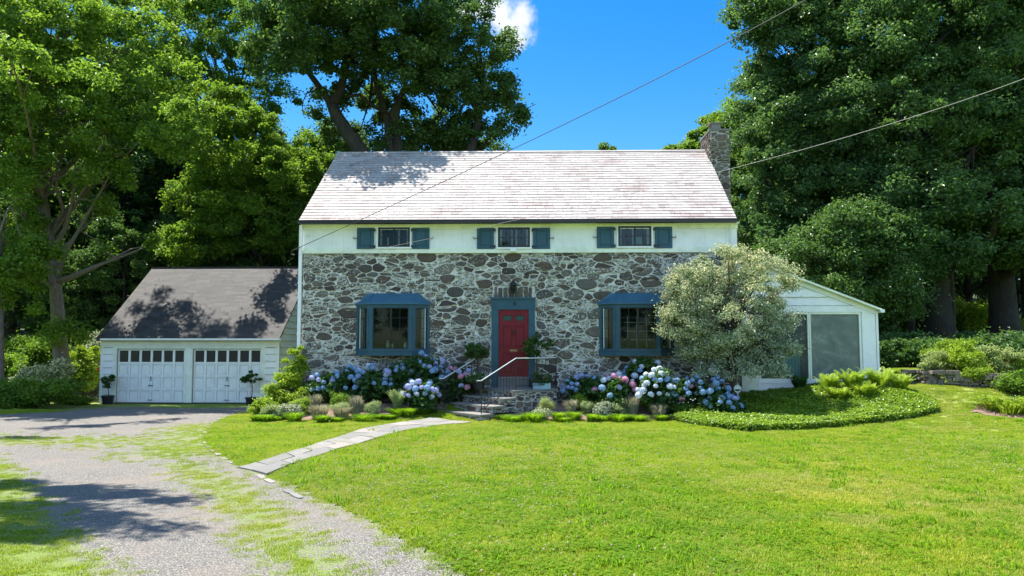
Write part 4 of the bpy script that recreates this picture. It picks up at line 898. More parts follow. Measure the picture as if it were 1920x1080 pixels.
for fq in [[bs, bs + 1, bs + 2, bs + 3], [bs + 7, bs + 6, bs + 5, bs + 4]] + [[bs + i, bs + 4 + i, bs + 4 + (i + 1) % 4, bs + (i + 1) % 4] for i in range(4)]: m.f.append(fq); m.r.append(.5); m.m.append(0); m.w.append(0)
m.box(sx1 - .15, sx1, YS + .15, sy1, szb - .6, sze - .06); m.box(sx0, sx1 - .15, sy1 - .1, sy1, szb - .6, sze - .1)
m.build('sunroom_wall', M['white'], sun_)
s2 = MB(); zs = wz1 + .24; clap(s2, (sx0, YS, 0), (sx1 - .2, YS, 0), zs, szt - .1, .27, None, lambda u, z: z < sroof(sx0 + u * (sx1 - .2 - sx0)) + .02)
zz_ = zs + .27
s2.build('gable_siding', [M['white'], M['lapshadow']], sun_)
s3 = MB(); s3.box(sx0, sx1 + .01, YS - .04, YS - .001, wz1 + .04, zs - .003); s3.box(wx1 + .04, sx1 + .01, YS - .04, YS - .001, szb - .5, wz1 + .038); s3.box(wx0 - .05, wx1 + .038, YS - .05, YS - .001, wz0 - .12, wz0 - .035); s3.box(wx0 - .05, sx1, YS - .035, YS - .001, szb - .5, wz0 - .123)
for t0, t1, o0, o1, yy0 in ((0, 1, -.20, -.05, YS - .055),):
    A_, B_ = (sx0, sroof(sx0)), (sx1 + .06, sroof(sx1 + .06))
    s3.hexa([(A_[0], yy0, A_[1] + o0), (B_[0], yy0, B_[1] + o0), (B_[0], YS - .029, B_[1] + o0), (A_[0], YS - .029, A_[1] + o0), (A_[0], yy0, A_[1] + o1), (B_[0], yy0, B_[1] + o1), (B_[0], YS - .029, B_[1] + o1), (A_[0], YS - .029, A_[1] + o1)])
s3.build('sunroom_trim', M['white'], sun_)
s4 = MB(); A_, B_ = (sx0, sroof(sx0)), (sx1 + .16, sroof(sx1 + .16)); s4.hexa([(A_[0], YS - .22, A_[1] - .045), (B_[0], YS - .22, B_[1] - .045), (B_[0], sy1 + .2, B_[1] - .045), (A_[0], sy1 + .2, A_[1] - .045), (A_[0], YS - .22, A_[1] + .02), (B_[0], YS - .22, B_[1] + .02), (B_[0], sy1 + .2, B_[1] + .02), (A_[0], sy1 + .2, A_[1] + .02)]); s4.build('sunroom_roof', M['cream'], sun_)
s5 = MB(); s5.box(sx1 + .10, sx1 + .22, YS - .25, sy1, sze - .16, sze - .06); s5.box(sx1 + .02, sx1 + .09, YS - .06, YS + .02, szb - .4, sze - .1); s5.build('gutter', M['white'], sun_)
def bigwin(a, b, label, m_):
    f = MB(); y0 = YS - .03; fw = .05; f.box(a, b, y0, YS + .05, wz0 - .03, wz0 + .03); f.box(a, b, y0, YS + .05, wz1 - .03, wz1 + .03); f.box(a, a + fw, y0, YS + .05, wz0 + .03, wz1 - .03); f.box(b - fw, b, y0, YS + .05, wz0 + .03, wz1 - .03)
    o = f.build('window', M['cream'], sun_); o['label'] = label
    p = MB(); p.face([(a + fw, YS + .02, wz0), (b - fw, YS + .02, wz0), (b - fw, YS + .02, wz1), (a + fw, YS + .02, wz1)]); p.build('window_pane', m_, o)
bigwin(wx0, X(1517, YS), 'left sunroom window showing a teal cloth inside', M['screen2']); bigwin(X(1517.5, YS), wx1, 'right sunroom window with hazy grey screen', M['screen'])
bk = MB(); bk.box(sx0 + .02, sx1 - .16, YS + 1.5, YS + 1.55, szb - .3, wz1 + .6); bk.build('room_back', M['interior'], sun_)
bk = MB()
for k in range(9): u = X(1482, YS) + k * .05; bk.box(u, u + .03, YS + .45 + .03 * (k % 2), YS + .47 + .03 * (k % 2), wz0 + .1, wz0 + 1.25 - .03 * abs(k - 7))
bk.build('cloth', M['sheet'], sun_)
# louvered white panel leaning at the house corner
pnx0, pnx1 = X(1389, YS - .3), X(1420, YS - .3); pz0, pz1 = Z(716, YS - .3), Z(671, YS - .3)
pn = empty('shed_panel', ((pnx0 + pnx1) / 2, YS - .3, pz0), 'low cream cupboard with a curved top between the house corner and the sunroom window', 'cupboard')
m = MB(); pf = [(pnx0, pz0 - .3), (pnx1, pz0 - .3), (pnx1, pz1 - .15), (pnx1 - .05, pz1 - .06), (pnx1 - .16, pz1), (pnx0, pz1)]; bs = len(m.v); n = 6; m.v += [(p[0], YS - .35, p[1]) for p in pf] + [(p[0], YS - .06, p[1]) for p in pf]
for fq in [[bs + i for i in range(n)], [bs + n + i for i in range(n)][::-1]] + [[bs + i, bs + n + i, bs + n + (i + 1) % n, bs + (i + 1) % n] for i in range(n)]: m.f.append(fq); m.r.append(.5); m.m.append(0); m.w.append(0)
m.build('cabinet', M['cream'], pn)
m = MB()
for zz in np.linspace(pz0 + .05, pz1 - .12, 3): m.box(pnx0 + .04, pnx1 - .04, YS - .362, YS - .351, zz, zz + .02)
m.box((pnx0 + pnx1) / 2 + .02, (pnx0 + pnx1) / 2 + .035, YS - .37, YS - .351, pz0, pz1 - .03); m.build('door_batten', M['white'], pn)
# ================================================================== trees
def crown_points(blobs, n, clump=.75, shell=.35, per=260):
    if n > 20000 and clump > .4: per = 200; clump = clump * .74; n = int(n * .84)
    "leaf centres gathered in uneven clumps spread through the crown's lobes; returns leaves and clump centres"
    vol = np.array([b[3] * b[4] * b[5] for b in blobs]) ** .67; pr = vol / vol.sum(); nc = max(6, n // per)
    bi = RNG.choice(len(blobs), nc, p=pr); B = np.array(blobs)[bi]; d = unit(nc); rad = (shell + (1 - shell) * RNG.random(nc) ** .6)[:, None]
    C = B[:, :3] + d * B[:, 3:6] * rad
    cs_ = clump * RNG.uniform(.55, 1.45, nc); k = RNG.integers(0, nc, n); d2 = unit(n); rr = RNG.random(n) ** .55
    s3_ = np.stack([cs_[k], cs_[k], cs_[k] * .66], 1); rr = np.where(RNG.random(n) < .14, rr * RNG.uniform(1.1, 1.9, n), rr); P = C[k] + d2 * s3_ * rr[:, None]
    P[:, 2] -= (d2[:, 0] ** 2 + d2[:, 1] ** 2) * rr * cs_[k] * .12
    return P, C, d2
def limbs(mb, base, H, r0, C, nl=26, lean=(0, 0), fork=.3, sides=7, z_first=.3, curve=None):
    "tapered trunk with curved limbs reaching to the clumps"
    n = 9; tr_ = []
    for i in range(n + 1):
        t = i / n; w_ = r0 * 1.5 * math.sin(t * 5 + base[0]) * .35 * t
        tr_.append(Vector((base[0] + lean[0] * t + w_, base[1] + lean[1] * t + w_ * .5, base[2] - .15 + (H * .8 + .15) * t)))
    rad = [r0 * (1.35 if i == 0 else 1) * (1 - .82 * (i / n) ** 1.1) for i in range(n + 1)]
    mb.tube(tr_, rad, sides + 3)
    C = np.array(C); idx = RNG.choice(len(C), min(nl, len(C)), replace=False)
    for j in idx:
        T = Vector(C[j]); tz = (T.z - base[2]) / (H * .8) - RNG.uniform(.12, .38); tz = min(.93, max(z_first, tz)); k = int(tz * n); f = tz * n - k; s0 = tr_[k].lerp(tr_[min(k + 1, n)], f); rr = rad[k] * RNG.uniform(.35, .6)
        mid = s0.lerp(T, .45) + Vector((RNG.normal() * .3, RNG.normal() * .3, (T - s0).length * RNG.uniform(-.02, .16))); q1 = s0.lerp(mid, .5) + Vector((RNG.normal() * .12,) * 3); q2 = mid.lerp(T, .5) + Vector((RNG.normal() * .15, RNG.normal() * .15, .1))
        mb.tube([s0, q1, mid, q2, T], [rr, rr * .8, rr * .55, rr * .33, rr * .1], 6, cap=False)
        for _ in range(3):
            e = Vector(C[np.argmin(((C - np.array(mid.lerp(T, .5)) - RNG.normal(size=3) * 1.0) ** 2).sum(1))])
            if (e - mid).length < 4: mb.tube([mid.lerp(T, RNG.random() * .7), mid.lerp(e, .6) + Vector((0, 0, .15)), e], [rr * .32, rr * .2, rr * .05], 5, cap=False)
def lobes(c, r, n, k=.42, seed=0):
    "uneven crown outline: many smaller lobes pushed out of one ellipsoid"
    rg = np.random.default_rng(seed); out = [(c[0], c[1], c[2], r[0] * .72, r[1] * .72, r[2] * .72)]
    for _ in range(n):
        d = rg.normal(size=3); d /= np.linalg.norm(d); s_ = rg.uniform(.55, .98); q = k * rg.uniform(.6, 1.25)
        out.append((c[0] + d[0] * r[0] * s_, c[1] + d[1] * r[1] * s_, c[2] + d[2] * r[2] * s_, r[0] * q, r[1] * q, r[2] * q * .8))
    return out
def tree(name, base, H, blobs, n, size, m, label, r0=.25, cat='tree', group=None, bark='bark', nl=26, clump=.75, per=260, lean=(0, 0), z_first=.3, up=.55, shell=.35, aspect=.6):
    b = Vector(base); e = empty(name, b, label, cat, group)
    if n > 20000: n = int(n * 1.5); size *= .80
    P, C, d2 = crown_points(blobs, n, clump, shell, per)
    me = leaves_mesh('crown', P - np.array(b), size, M[m], up, aspect, d2); link('crown', me, e)
    mb = MB(); limbs(mb, b, H, r0, C, nl, lean, z_first=z_first); mb.build('trunk', M['barkdark' if bark == 'bark' else bark], e, smooth=True); return e

def T(px, Y): x = X(px, Y); return (x, Y, gz(x, Y))
# the big spreading tree behind the house
Yc = 35.0
def cb(px, py, Y, rx, rz, ry=None): p = at(px, py, Y); return (p.x, p.y, p.z, rx, ry or rx, rz)
blobs = []
for q_ in ((560, 40, 35, 3.0, 2.2), (660, 10, 35, 3.2, 2.6), (760, 30, 36, 3.2, 2.6), (850, 70, 35, 2.9, 2.2), (880, 160, 36, 2.2, 1.6), (600, 110, 34, 2.5, 1.5), (720, 110, 37, 3, 1.6), (800, 130, 34, 2.3, 1.2), (530, 90, 36, 1.8, 1.8), (930, 110, 35, 1.1, .9), (840, 20, 35, 2.0, 2.0), (860, 250, 37, 1.9, 1.0), (760, 255, 38, 2.2, .9), (700, 280, 38, 1.6, .9), (900, 215, 36, 1.5, .9), (985, 215, 35.5, .8, .5), (960, 260, 35.5, .5, .5), (1000, 190, 35.5, .3, .3), (650, 245, 38.5, 1.3, 1.2), (700, -110, 35, 5.5, 3.5), (600, -40, 30.5, 2.4, 1.6), (690, -50, 30, 2.0, 1.2), (620, 190, 37, 1.1, 1.2), (700, 190, 38.5, 2.6, 1.6), (800, 210, 38.5, 2.4, 1.4), (870, 280, 38.5, 2.0, .8), (930, 180, 37, 1.3, 1.0), (740, 265, 37, 1.5, .9), (810, 270, 37, 1.5, .8), (880, 265, 36.5, 1.4, .9), (925, 245, 36, 1.1, .8), (670, 270, 37.5, 1.5, 1.2), (940, 150, 35.5, .9, .9), (780, 60, 33, 2.6, 1.8), (560, -20, 35, 3, 2), (620, 60, 33, 2.4, 1.6)):
    blobs.append(cb(*q_))
def above(px, py, Y, t): p = at(px, py, Y) + SDIR * t; return (p.x, p.y, p.z)
for (px, py, Y, t, q_) in ((640, 305, 26.6, 7.6, .75), (680, 315, 26.4, 7.8, .8), (715, 320, 26.2, 8, .85), (660, 340, 25.8, 8, .4), (745, 310, 26.5, 8, .55), (790, 298, 27, 8, .5), (825, 302, 26.9, 8.2, .35), (730, 345, 25.6, 8.3, .3), (620, 320, 26.4, 8, .5), (760, 330, 26, 8, .4), (700, 296, 27, 8, .9)):
    blobs.append((*above(px, py, Y, t), q_ * 1.2, q_ * 1.2, q_))
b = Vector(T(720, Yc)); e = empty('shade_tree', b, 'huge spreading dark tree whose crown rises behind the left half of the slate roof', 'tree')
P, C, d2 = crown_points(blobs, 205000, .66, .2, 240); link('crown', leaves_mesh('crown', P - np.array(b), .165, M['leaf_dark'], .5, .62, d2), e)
mb = MB()
def limb_px(pts, rads, sides=8):
    P_ = [at(p[0], p[1], p[2]) for p in pts]; mb.tube(P_, [q * .74 for q in rads], sides); return P_
limb_px([(735, 420, 35), (690, 300, 35), (655, 255, 35), (630, 215, 35), (622, 195, 35)], [.62, .5, .45, .4, .36], 12)
limb_px([(622, 198, 35), (640, 165, 35), (648, 120, 35), (655, 60, 35), (650, -20, 35)], [.34, .28, .24, .17, .08])
limb_px([(624, 200, 35), (600, 165, 35), (560, 110, 35), (520, 80, 35), (490, 40, 35)], [.26, .2, .16, .11, .05])
limb_px([(650, 180, 35), (675, 178, 35), (700, 200, 35.5), (735, 215, 36)], [.14, .12, .12, .14])
limb_px([(760, 430, 36), (735, 300, 36), (725, 220, 36), (700, 140, 36), (690, 60, 36)], [.4, .3, .22, .14, .06])
limb_px([(740, 240, 36), (750, 180, 36), (790, 140, 36), (840, 135, 36), (880, 140, 36)], [.22, .17, .14, .1, .05])
b2 = limb_px([(800, 430, 36.5), (748, 340, 36), (745, 250, 36), (735, 215, 36), (760, 160, 36), (740, 60, 36)], [.42, .36, .28, .22, .15, .06])
limb_px([(850, 420, 36), (880, 290, 36), (895, 235, 36), (900, 200, 36), (905, 150, 36), (895, 60, 36)], [.42, .34, .28, .24, .18, .06])
limb_px([(898, 210, 36), (925, 185, 36), (960, 175, 35.5), (1010, 190, 35.5)][:3], [.15, .1, .06])
limb_px([(900, 215, 36), (870, 170, 36), (850, 110, 36), (830, 40, 36)], [.18, .14, .1, .05])
limb_px([(900, 280, 36), (930, 245, 35.5), (965, 215, 35.5), (1005, 195, 35.5)], [.09, .06, .04, .015], 6)
limb_px([(965, 215, 35.5), (958, 180, 35.5), (968, 150, 35.5)], [.02, .014, .006], 5); limb_px([(962, 200, 35.5), (985, 168, 35.5)], [.014, .006], 5)
limb_px([(600, 165, 35), (575, 175, 35), (566, 195, 35), (570, 215, 35)], [.05, .04, .03, .012], 6)
for j in RNG.choice(len(C), 60, replace=False):
    T_ = Vector(C[j]); s0 = at(*[(650, 110, 35), (560, 100, 35), (850, 110, 36), (760, 130, 36), (700, 120, 36), (900, 150, 36)][RNG.integers(0, 6)])
    if (T_ - s0).length < 5: mb.tube([s0, s0.lerp(T_, .5) + Vector((RNG.normal() * .3, RNG.normal() * .3, .3)), T_], [.09, .06, .015], 5, cap=False)
mb.build('trunk', M['barkdark'], e, smooth=True)

# left: maple in front of the woods by the drive
b = T(128, 30.3)
bl = [cb(*q_) for q_ in ((90, 60, 30, 3.6, 2.6), (210, 90, 29, 3.2, 2.2), (20, 190, 30, 2.8, 2.0), (150, 220, 28.5, 2.6, 1.8), (260, 200, 28, 2.0, 1.4), (310, 250, 28, 1.4, .9), (60, 330, 29.5, 2.2, 1.3), (190, 330, 29, 1.6, 1.0), (10, 420, 29, 1.6, 1.5), (40, 540, 29, 1.2, 1.0), (120, 620, 29.5, .9, .45), (130, -60, 31, 4.5, 2.5), (200, 390, 30, .8, .5), (340, 140, 28, 1.0, .8), (215, 470, 31, .9, .35), (280, 455, 31, .8, .25))] + [(*above(px, py, Y, 10), q_, q_, q_ * .6) for px, py, Y, q_ in ((300, 580, 31.2, .5), (335, 562, 31.8, .5), (270, 605, 30.5, .5), (355, 575, 31.3, .35), (310, 610, 30.4, .4))]
for px, py, q_ in ((40, 805, .8), (120, 800, .8), (200, 796, .7), (280, 790, .6), (350, 786, .5), (420, 782, .45), (10, 825, .7), (90, 785, .8), (170, 783, .6), (240, 780, .5), (50, 775, .8), (460, 776, .4)):
    p = ga(px, py) + SDIR * 11.5; bl.append((p.x, p.y, p.z, q_, q_, q_ * .5))
tree('maple_tree', b, 15, bl, 82000, .18, 'leaf_bright', 'tall maple with a bare leaning trunk standing left of the garage', .34, bark='barklight', nl=34, clump=.6, lean=(-1.6, -.3), z_first=.42, per=240)
b = T(5, 27.5); bl = [cb(*q_) for q_ in ((-60, 120, 27, 3.2, 3), (0, 300, 27, 1.8, 1.5), (-30, 500, 27, 1.6, 1.6), (20, 60, 26, 2.0, 2.0), (60, 480, 27, .9, .8))]
tree('slender_tree', b, 13, bl, 45000, .18, 'leaf_bright', 'thin pale trunk with bright leaves at the far left edge of the photo', .22, bark='barklight', nl=18, clump=.6, lean=(-.7, 0))
# bright trees between garage and house
b = T(490, 40); bl = [cb(*q_) for q_ in ((430, 260, 39, 3.0, 2.0), (500, 330, 39, 2.6, 2.0), (400, 370, 39, 2.6, 1.8), (480, 420, 39, 2.6, 1.5), (530, 400, 39.5, 2.0, 2.2), (380, 450, 38.5, 2.2, 1.2), (440, 220, 39, 2.0, 1.0), (560, 300, 40, 1.3, 1.5), (345, 475, 38.5, 1.1, .8), (570, 370, 40, 1.3, 2.0))] + [(*above(px, py, Y, 10), q_, q_, q_ * .6) for px, py, Y, q_ in ((480, 560, 31.6, .45), (510, 590, 31, .7), (520, 540, 32.4, .8), (460, 610, 30.4, .35), (540, 520, 33, .8), (500, 615, 30.3, .6))]
tree('young_maple', b, 12, bl, 80000, .20, 'leaf_bright', 'bright green leafy tree rising behind the right end of the garage roof', .2, nl=26, clump=.6, z_first=.2, lean=(-.3, 0))
b = T(610, 44); bl = [cb(*q_) for q_ in ((600, 300, 43, 1.9, 2.4), (580, 360, 43, 2, 2.6), (640, 285, 44, 1.9, 1.6), (560, 420, 43, 2, 2))]
tree('young_maple', b, 12, bl, 34000, .22, 'leaf_bright', 'light green tree squeezed between the young maple and the house gable', .2, nl=16, clump=.7, z_first=.2)
# behind them: left wood
b = T(370, 46); bl = [cb(*q_) for q_ in ((420, 60, 45, 5, 3.2), (470, 150, 46, 3.6, 2.2), (330, 170, 45, 4.2, 3), (300, 40, 46, 5, 3.4), (380, -40, 47, 5, 3), (360, 260, 46, 3, 2), (250, 300, 46, 4, 3), (510, 100, 47, 2.6, 2.0))]
tree('ash_tree', b, 20, bl, 62000, .24, 'leaf_mid', 'tall tree with a forked dark trunk behind the garage, its crown touching the sky gap', .45, nl=34, clump=.8, lean=(1.6, 0), z_first=.3)
# right-hand oaks
def oak(px, Y, pts, n, label, r0, lean=(0, 0), m='leaf_oak', sz=.21, H=19):
    return tree('oak_tree', T(px, Y), H, [cb(*q_) for q_ in pts], n, sz, m, label, r0, nl=36, clump=.75, z_first=.22, lean=lean, per=260)
oak(1765, 35, ((1760, 60, 34, 3.6, 3.4), (1850, 200, 34, 3.4, 3), (1700, 220, 33.5, 3.4, 3), (1800, 380, 33.5, 3.2, 2.2), (1690, 400, 33, 3, 2.2), (1640, 120, 34, 3, 2.6), (1760, -60, 35, 5, 3), (1740, 480, 33, 2.4, 1.0)), 105000, 'large oak whose thick dark trunk is the left of the two at right', .62, (-.8, 0))
oak(1885, 36, ((1900, 100, 35, 3.6, 3.4), (1960, 260, 34, 3.6, 3), (1880, 420, 34, 3.0, 1.6), (1960, 430, 33, 2.6, 2.0), (1900, -60, 35, 5, 3)), 70000, 'large oak with a thick trunk at the right edge of the photo', .66)
oak(1560, 38, ((1480, 60, 37, 3.2, 3.0), (1440, 20, 37, 2.0, 1.8), (1560, 120, 37, 4, 3.2), (1500, 230, 37, 3.6, 2.4), (1440, 160, 37.5, 1.5, 1.3), (1560, 330, 36.5, 3.6, 2.6), (1470, 330, 36.5, 2.6, 2.4), (1540, -60, 38, 5, 3), (1620, 260, 36, 3, 3), (1430, 420, 36.5, 1.8, 2.0), (1510, 440, 35.5, 2.8, 2.0), (1600, 430, 35, 2.6, 1.8)), 150000, 'broad dark oak directly right of the stone chimney', .5)
oak(1640, 33, ((1570, 470, 32, 1.9, 1.2), (1640, 500, 31.5, 1.7, 1.1), (1560, 540, 31, 1.4, .6), (1680, 560, 31.5, 1.2, .7), (1610, 430, 32, 1.9, 1.4), (1690, 470, 32, 1.8, 1.2), (1500, 480, 32, 1.6, .9)), 60000, 'low dark understorey tree leaning over the sunroom roof', .24, (-.5, 0), 'leaf_dark', .17, 6.5)
b = T(1440, 58); bl = [cb(*q_) for q_ in ((1400, 290, 56, 4.4, 3), (1330, 270, 56, 2.2, 1.8), (1290, 285, 56, 1.9, 1.2), (1370, 225, 56, 2.2, 1.6), (1430, 350, 55, 4.5, 4), (1260, 292, 57, 1.2, .8))]
tree('hill_tree', b, 17, bl, 60000, .30, 'leaf_bright', 'sunlit yellow green tree on the rise behind the stone chimney', .4, nl=20, clump=.8)
b = T(1140, 62); tree('hill_tree', b, 17.6, [cb(1140, 285, 62, .7, 1.0), cb(1142, 330, 62, 1.6, 2)], 5000, .25, 'leaf_mid', 'single treetop poking above the middle of the roof ridge', .2, nl=10, clump=.4)
# off to the left of the camera: the tree that shades the drive
bl = [(-12.6, 10, 11, 2.2, 1.8, 1.6), (-13.5, 10.5, 12, 3, 2.5, 2.2), (-14, 8, 11, 2, 2, 1.5)]
for px, py, q_ in ((15, 915, .55), (70, 925, .6), (135, 918, .5), (190, 932, .45), (255, 928, .35), (310, 940, .22), (30, 955, .6), (95, 965, .5), (150, 978, .4), (20, 1000, .5), (85, 1012, .3), (200, 1015, .22), (245, 985, .25), (290, 995, .15), (330, 930, .12)):
    p = ga(px, py) + SDIR * 11; bl += [(p.x, p.y, p.z, q_, q_ * .5, q_ * .3)] * 4
tree('roadside_tree', (-13.5, 9.2, gz(-13.5, 9.2)), 13, bl, 52000, .15, 'leaf_mid', 'tree standing left of the driveway, out of the frame, casting its shade on the gravel', .3, nl=18, clump=.5)

# woodland filling the back: one prototype, shared leaves
def proto(name, n, m, label, group, r0=.3, seed=0, H=15, sz=.28):
    bl = lobes((0, 0, H * .58), (3.9, 3.9, H * .42), 16, .42, seed); return tree(name, (0, 0, 0), H, bl, n, sz, M and m, label, r0, 'tree', group, nl=24, clump=.85, z_first=.15)
WL = 'dark broadleaf tree standing deep in the wood behind the garage and house'; WG = 'trees of the wood behind the garage and house'
RLb = 'shaded broadleaf tree in the wood up the slope behind the sunroom'; RG = 'trees of the wood behind the sunroom'
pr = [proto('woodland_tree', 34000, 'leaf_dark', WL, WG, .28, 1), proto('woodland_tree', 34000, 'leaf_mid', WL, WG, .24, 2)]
spots = [(20, 44, 1.2, 0), (120, 48, 1.3, 1), (220, 43, .95, 0), (300, 50, 1.25, 0), (400, 55, 1.15, 0), (470, 50, 1.0, 1), (560, 56, .9, 0), (-80, 40, 1.2, 1), (60, 58, 1.5, 0), (180, 60, 1.5, 1), (330, 64, 1.4, 0), (-200, 48, 1.5, 0), (250, 70, 1.6, 0), (-60, 66, 1.6, 0), (650, 60, .9, 0), (140, 39, .62, 0), (-20, 36, .7, 0), (230, 38.5, .55, 0), (330, 41, .55, 0), (420, 43, .6, 0), (480, 60, 1.1, 0), (530, 47, .6, 0), (-120, 84, 2, 0), (60, 88, 2, 1), (200, 90, 2, 0), (640, 50, .7, 0), (760, 58, .72, 1), (900, 60, .7, 0), (1060, 62, .72, 1), (1200, 58, .7, 0), (1330, 54, .7, 0), (700, 72, .8, 0), (980, 78, .8, 1)]
rsp = [(1480, 52, 1.1, 0), (1590, 50, 1.15, 0), (1700, 56, 1.3, 0), (1820, 50, 1.2, 1), (1930, 46, 1.2, 0), (2030, 40, 1.3, 0), (1640, 45, .8, 0), (1480, 44, .75, 0), (2100, 34, 1.2, 1), (1760, 64, 1.6, 0), (1950, 60, 1.5, 0), (1700, 84, 1.7, 0), (1850, 90, 1.8, 1), (2000, 84, 1.8, 0), (1560, 80, 1.4, 0), (1790, 58, .5, 0), (1850, 62, .55, 0), (1910, 57, .5, 0), (1690, 66, .5, 0)]
first = [True, True]
for (px, Y, s_, k) in spots + rsp:
    if first[k]: o = pr[k]; first[k] = False
    else: o = copy_tree(pr[k])
    o.location = T(px, Y); o.rotation_euler.z = random.uniform(0, 6.28); s2_ = s_ * random.uniform(.95, 1.05); o.scale = (s2_ * 1.05, s2_ * 1.05, s2_)
    r_ = (px, Y, s_, k) in rsp; tag(o, RLb if r_ else WL, 'tree', RG if r_ else WG)

for i, (x_, y_, s_) in enumerate([(-30, -36, .9), (-21, -39, .9), (-12, -37, .8), (-3, -41, 1.0), (7, -38, .85), (16, -40, .9), (26, -37, .9)]):
    o = copy_tree(pr[i % 2]); o.location = (x_, y_, gz(x_, y_)); o.scale = (s_ * 1.3, s_ * 1.3, s_ * .85); o.rotation_euler.z = i * 1.3; tag(o, 'broadleaf tree across the road behind the camera, seen only mirrored in the window panes', 'tree', 'trees across the road mirrored in the windows')

# shrubs at the wood's edge
def bush(name, base, r, h, n, size, m, label, cat='shrub', group=None, up=.4, aspect=.55, nl=9, clump=None, seed=None, lob=9, shell=.55, stem=None):
    bl = lobes((base[0], base[1], base[2] + h * .5), (r[0] * .85, r[1] * .85, h * .45), lob, .42, seed if seed is not None else int(base[0] * 100) % 9999)
    e = empty(name, base, label, cat, group); cl = clump or r[0] * .22; P, C, d2 = crown_points(bl, n, cl, shell, max(20, n // 60)); P[:, 2] = np.maximum(P[:, 2], g(P[:, 0], P[:, 1]) + .01)
    link('foliage', leaves_mesh('foliage', P - np.array(base), size, M[m], up, aspect, d2), e)
    mb = MB(); b_ = Vector(base)
    for j in RNG.choice(len(C), min(nl, len(C)), replace=False): T_ = Vector(C[j]); mb.tube([b_ + Vector((RNG.normal() * .05, RNG.normal() * .05, -.05)), b_.lerp(T_, .5) + Vector((0, 0, .05)), T_], [.02 + r[0] * .012, .012 + r[0] * .006, .004], 5, cap=False)
    mb.build('stem', M['bark'], e); return e
def TG(px, Y): x = X(px, Y); return (x, Y, gz(x, Y))
sh = [((30, 27), (1.9, 1.2), 1.25, 'leaf_bright', 'low dark shrub mass at the left edge beside the drive'), ((85, 29), (1.3, 1.0), 1.9, 'leaf_silver', 'pale leaved shrub lit by the sun left of the maple trunk'),
      ((60, 32), (1.8, 1.2), 3.0, 'leaf_mid', 'tall loose shrub behind the pale leaved one'), ((165, 31.2), (1.2, 1), 2.6, 'leaf_lime', 'sunlit shrub between the maple trunk and the garage corner'), ((180, 33), (1.6, 1), 3.4, 'leaf_silver', 'tall glossy shrub right against the garage side'),
      ((-10, 30), (1.6, 1.2), 2.3, 'leaf_bright', 'bright shrub cut by the left edge of the photo'), ((120, 34), (2.4, 1.4), 3.0, 'leaf_dark', 'dark shrub in the wood behind the maple trunk'), ((150, 29.3), (.7, .4), .35, 'leaf_bright', 'low weeds at the foot of the maple trunk')]
for (p, r, h, m, lb) in sh: bush('shrub', TG(*p), r, h, int(9000 * r[0]), .115 if h > .5 else .07, m, lb)
# dark understorey right, with low dark shrubs added in place of woodland shade
for (p, r, h, m, lb) in [((1690, 30), (1.2, 1), 1.0, 'leaf_dark', 'shaded low shrub in the gloom right of the sunroom'), ((1830, 44), (3, 2), 2.0, 'leaf_lime', 'sunlit shrub far behind the two big trunks'), ((1720, 47), (3, 1.6), 2.4, 'leaf_lime', 'sunlit shrub seen in the gap between thin trunks right of the sunroom'), ((1650, 34), (1.4, 1), 1.9, 'leaf_oak', 'shrub at the back corner of the sunroom'), ((1705, 26.5), (1.5, .9), 1.0, 'leaf_dark', 'dark low shrub added as shade behind the left end of the dry stone wall'), ((1860, 28), (2.4, 1), .9, 'leaf_dark', 'broad dark shrub added as shade below the two big trunks'), ((1950, 28), (2, 1), 1.1, 'leaf_oak', 'dark shrub added as shade at the right edge below the rightmost trunk'), ((1780, 30), (2.4, 1), .8, 'leaf_dark', 'dark spreading shrub added as shade at the foot of the left big trunk')]:
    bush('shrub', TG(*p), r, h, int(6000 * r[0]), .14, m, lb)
for i, (px, Y) in enumerate(((1708, 37), (1742, 38.5), (1785, 40))):
    x, y, z = TG(px, Y); mb = MB(); mb.tube([(x, y, z - .2), (x + .1, y, z + 2), (x + .05, y, z + 5)], [.2, .16, .13], 8); e = empty('thin_tree', (x, y, z), ['thin dark trunk nearest the sunroom', 'second thin dark trunk, just left of the big oak', 'thin trunk half hidden behind the big oak'][i], 'tree'); mb.build('trunk', M['bark'], e, smooth=True)
    P, C, d2 = crown_points(lobes((x, y, z + 5.5), (1.6, 1.6, 1.6), 6, .45, i), 9000, .6); link('crown', leaves_mesh('crown', P - np.array((x, y, z)), .2, M['leaf_dark'], .5, .6, d2), e)

# round ornamental tree in front of the house
Yo = 22.0; b = Vector(TG(1368, Yo)); e = empty('ornamental_tree', b, 'round headed tree with tiny cream and green leaves in front of the right bay window', 'tree')
bl = [cb(*q_) for q_ in ((1370, 560, Yo, 1.62, 1.25, 1.5), (1300, 530, Yo, .8, .7), (1440, 530, Yo, .85, .75), (1370, 500, Yo, 1.1, .55), (1290, 600, Yo, .75, .5), (1450, 600, Yo, .75, .55), (1370, 640, Yo, 1.1, .55), (1430, 655, Yo, .55, .35), (1340, 660, Yo, .5, .2), (1270, 620, Yo - .2, .45, .25), (1300, 650, Yo, .5, .3), (1400, 660, Yo, .6, .3), (1470, 640, Yo, .5, .35), (1330, 675, Yo, .5, .28), (1410, 682, Yo, .6, .28), (1450, 670, Yo, .5, .25), (1260, 570, Yo, .4, .4), (1370, 690, Yo - .4, .7, .25), (1300, 690, Yo - .2, .5, .22), (1440, 690, Yo - .2, .5, .22), (1365, 600, Yo - .5, 1.4, .8, 1.0))]
P, C, d2 = crown_points(bl, 82000, .25, .66, 190)
mid = np.array(at(1370, 570, Yo)); rr = np.linalg.norm((P - mid) / np.array([1.9, 1.7, 1.6]), axis=1)
link('crown', leaves_mesh('crown', P - np.array(b), .068, M['leaf_silver'], .35, .5, d2, np.clip(RNG.normal(.52, .25, len(P)) , 0, 1)), e)
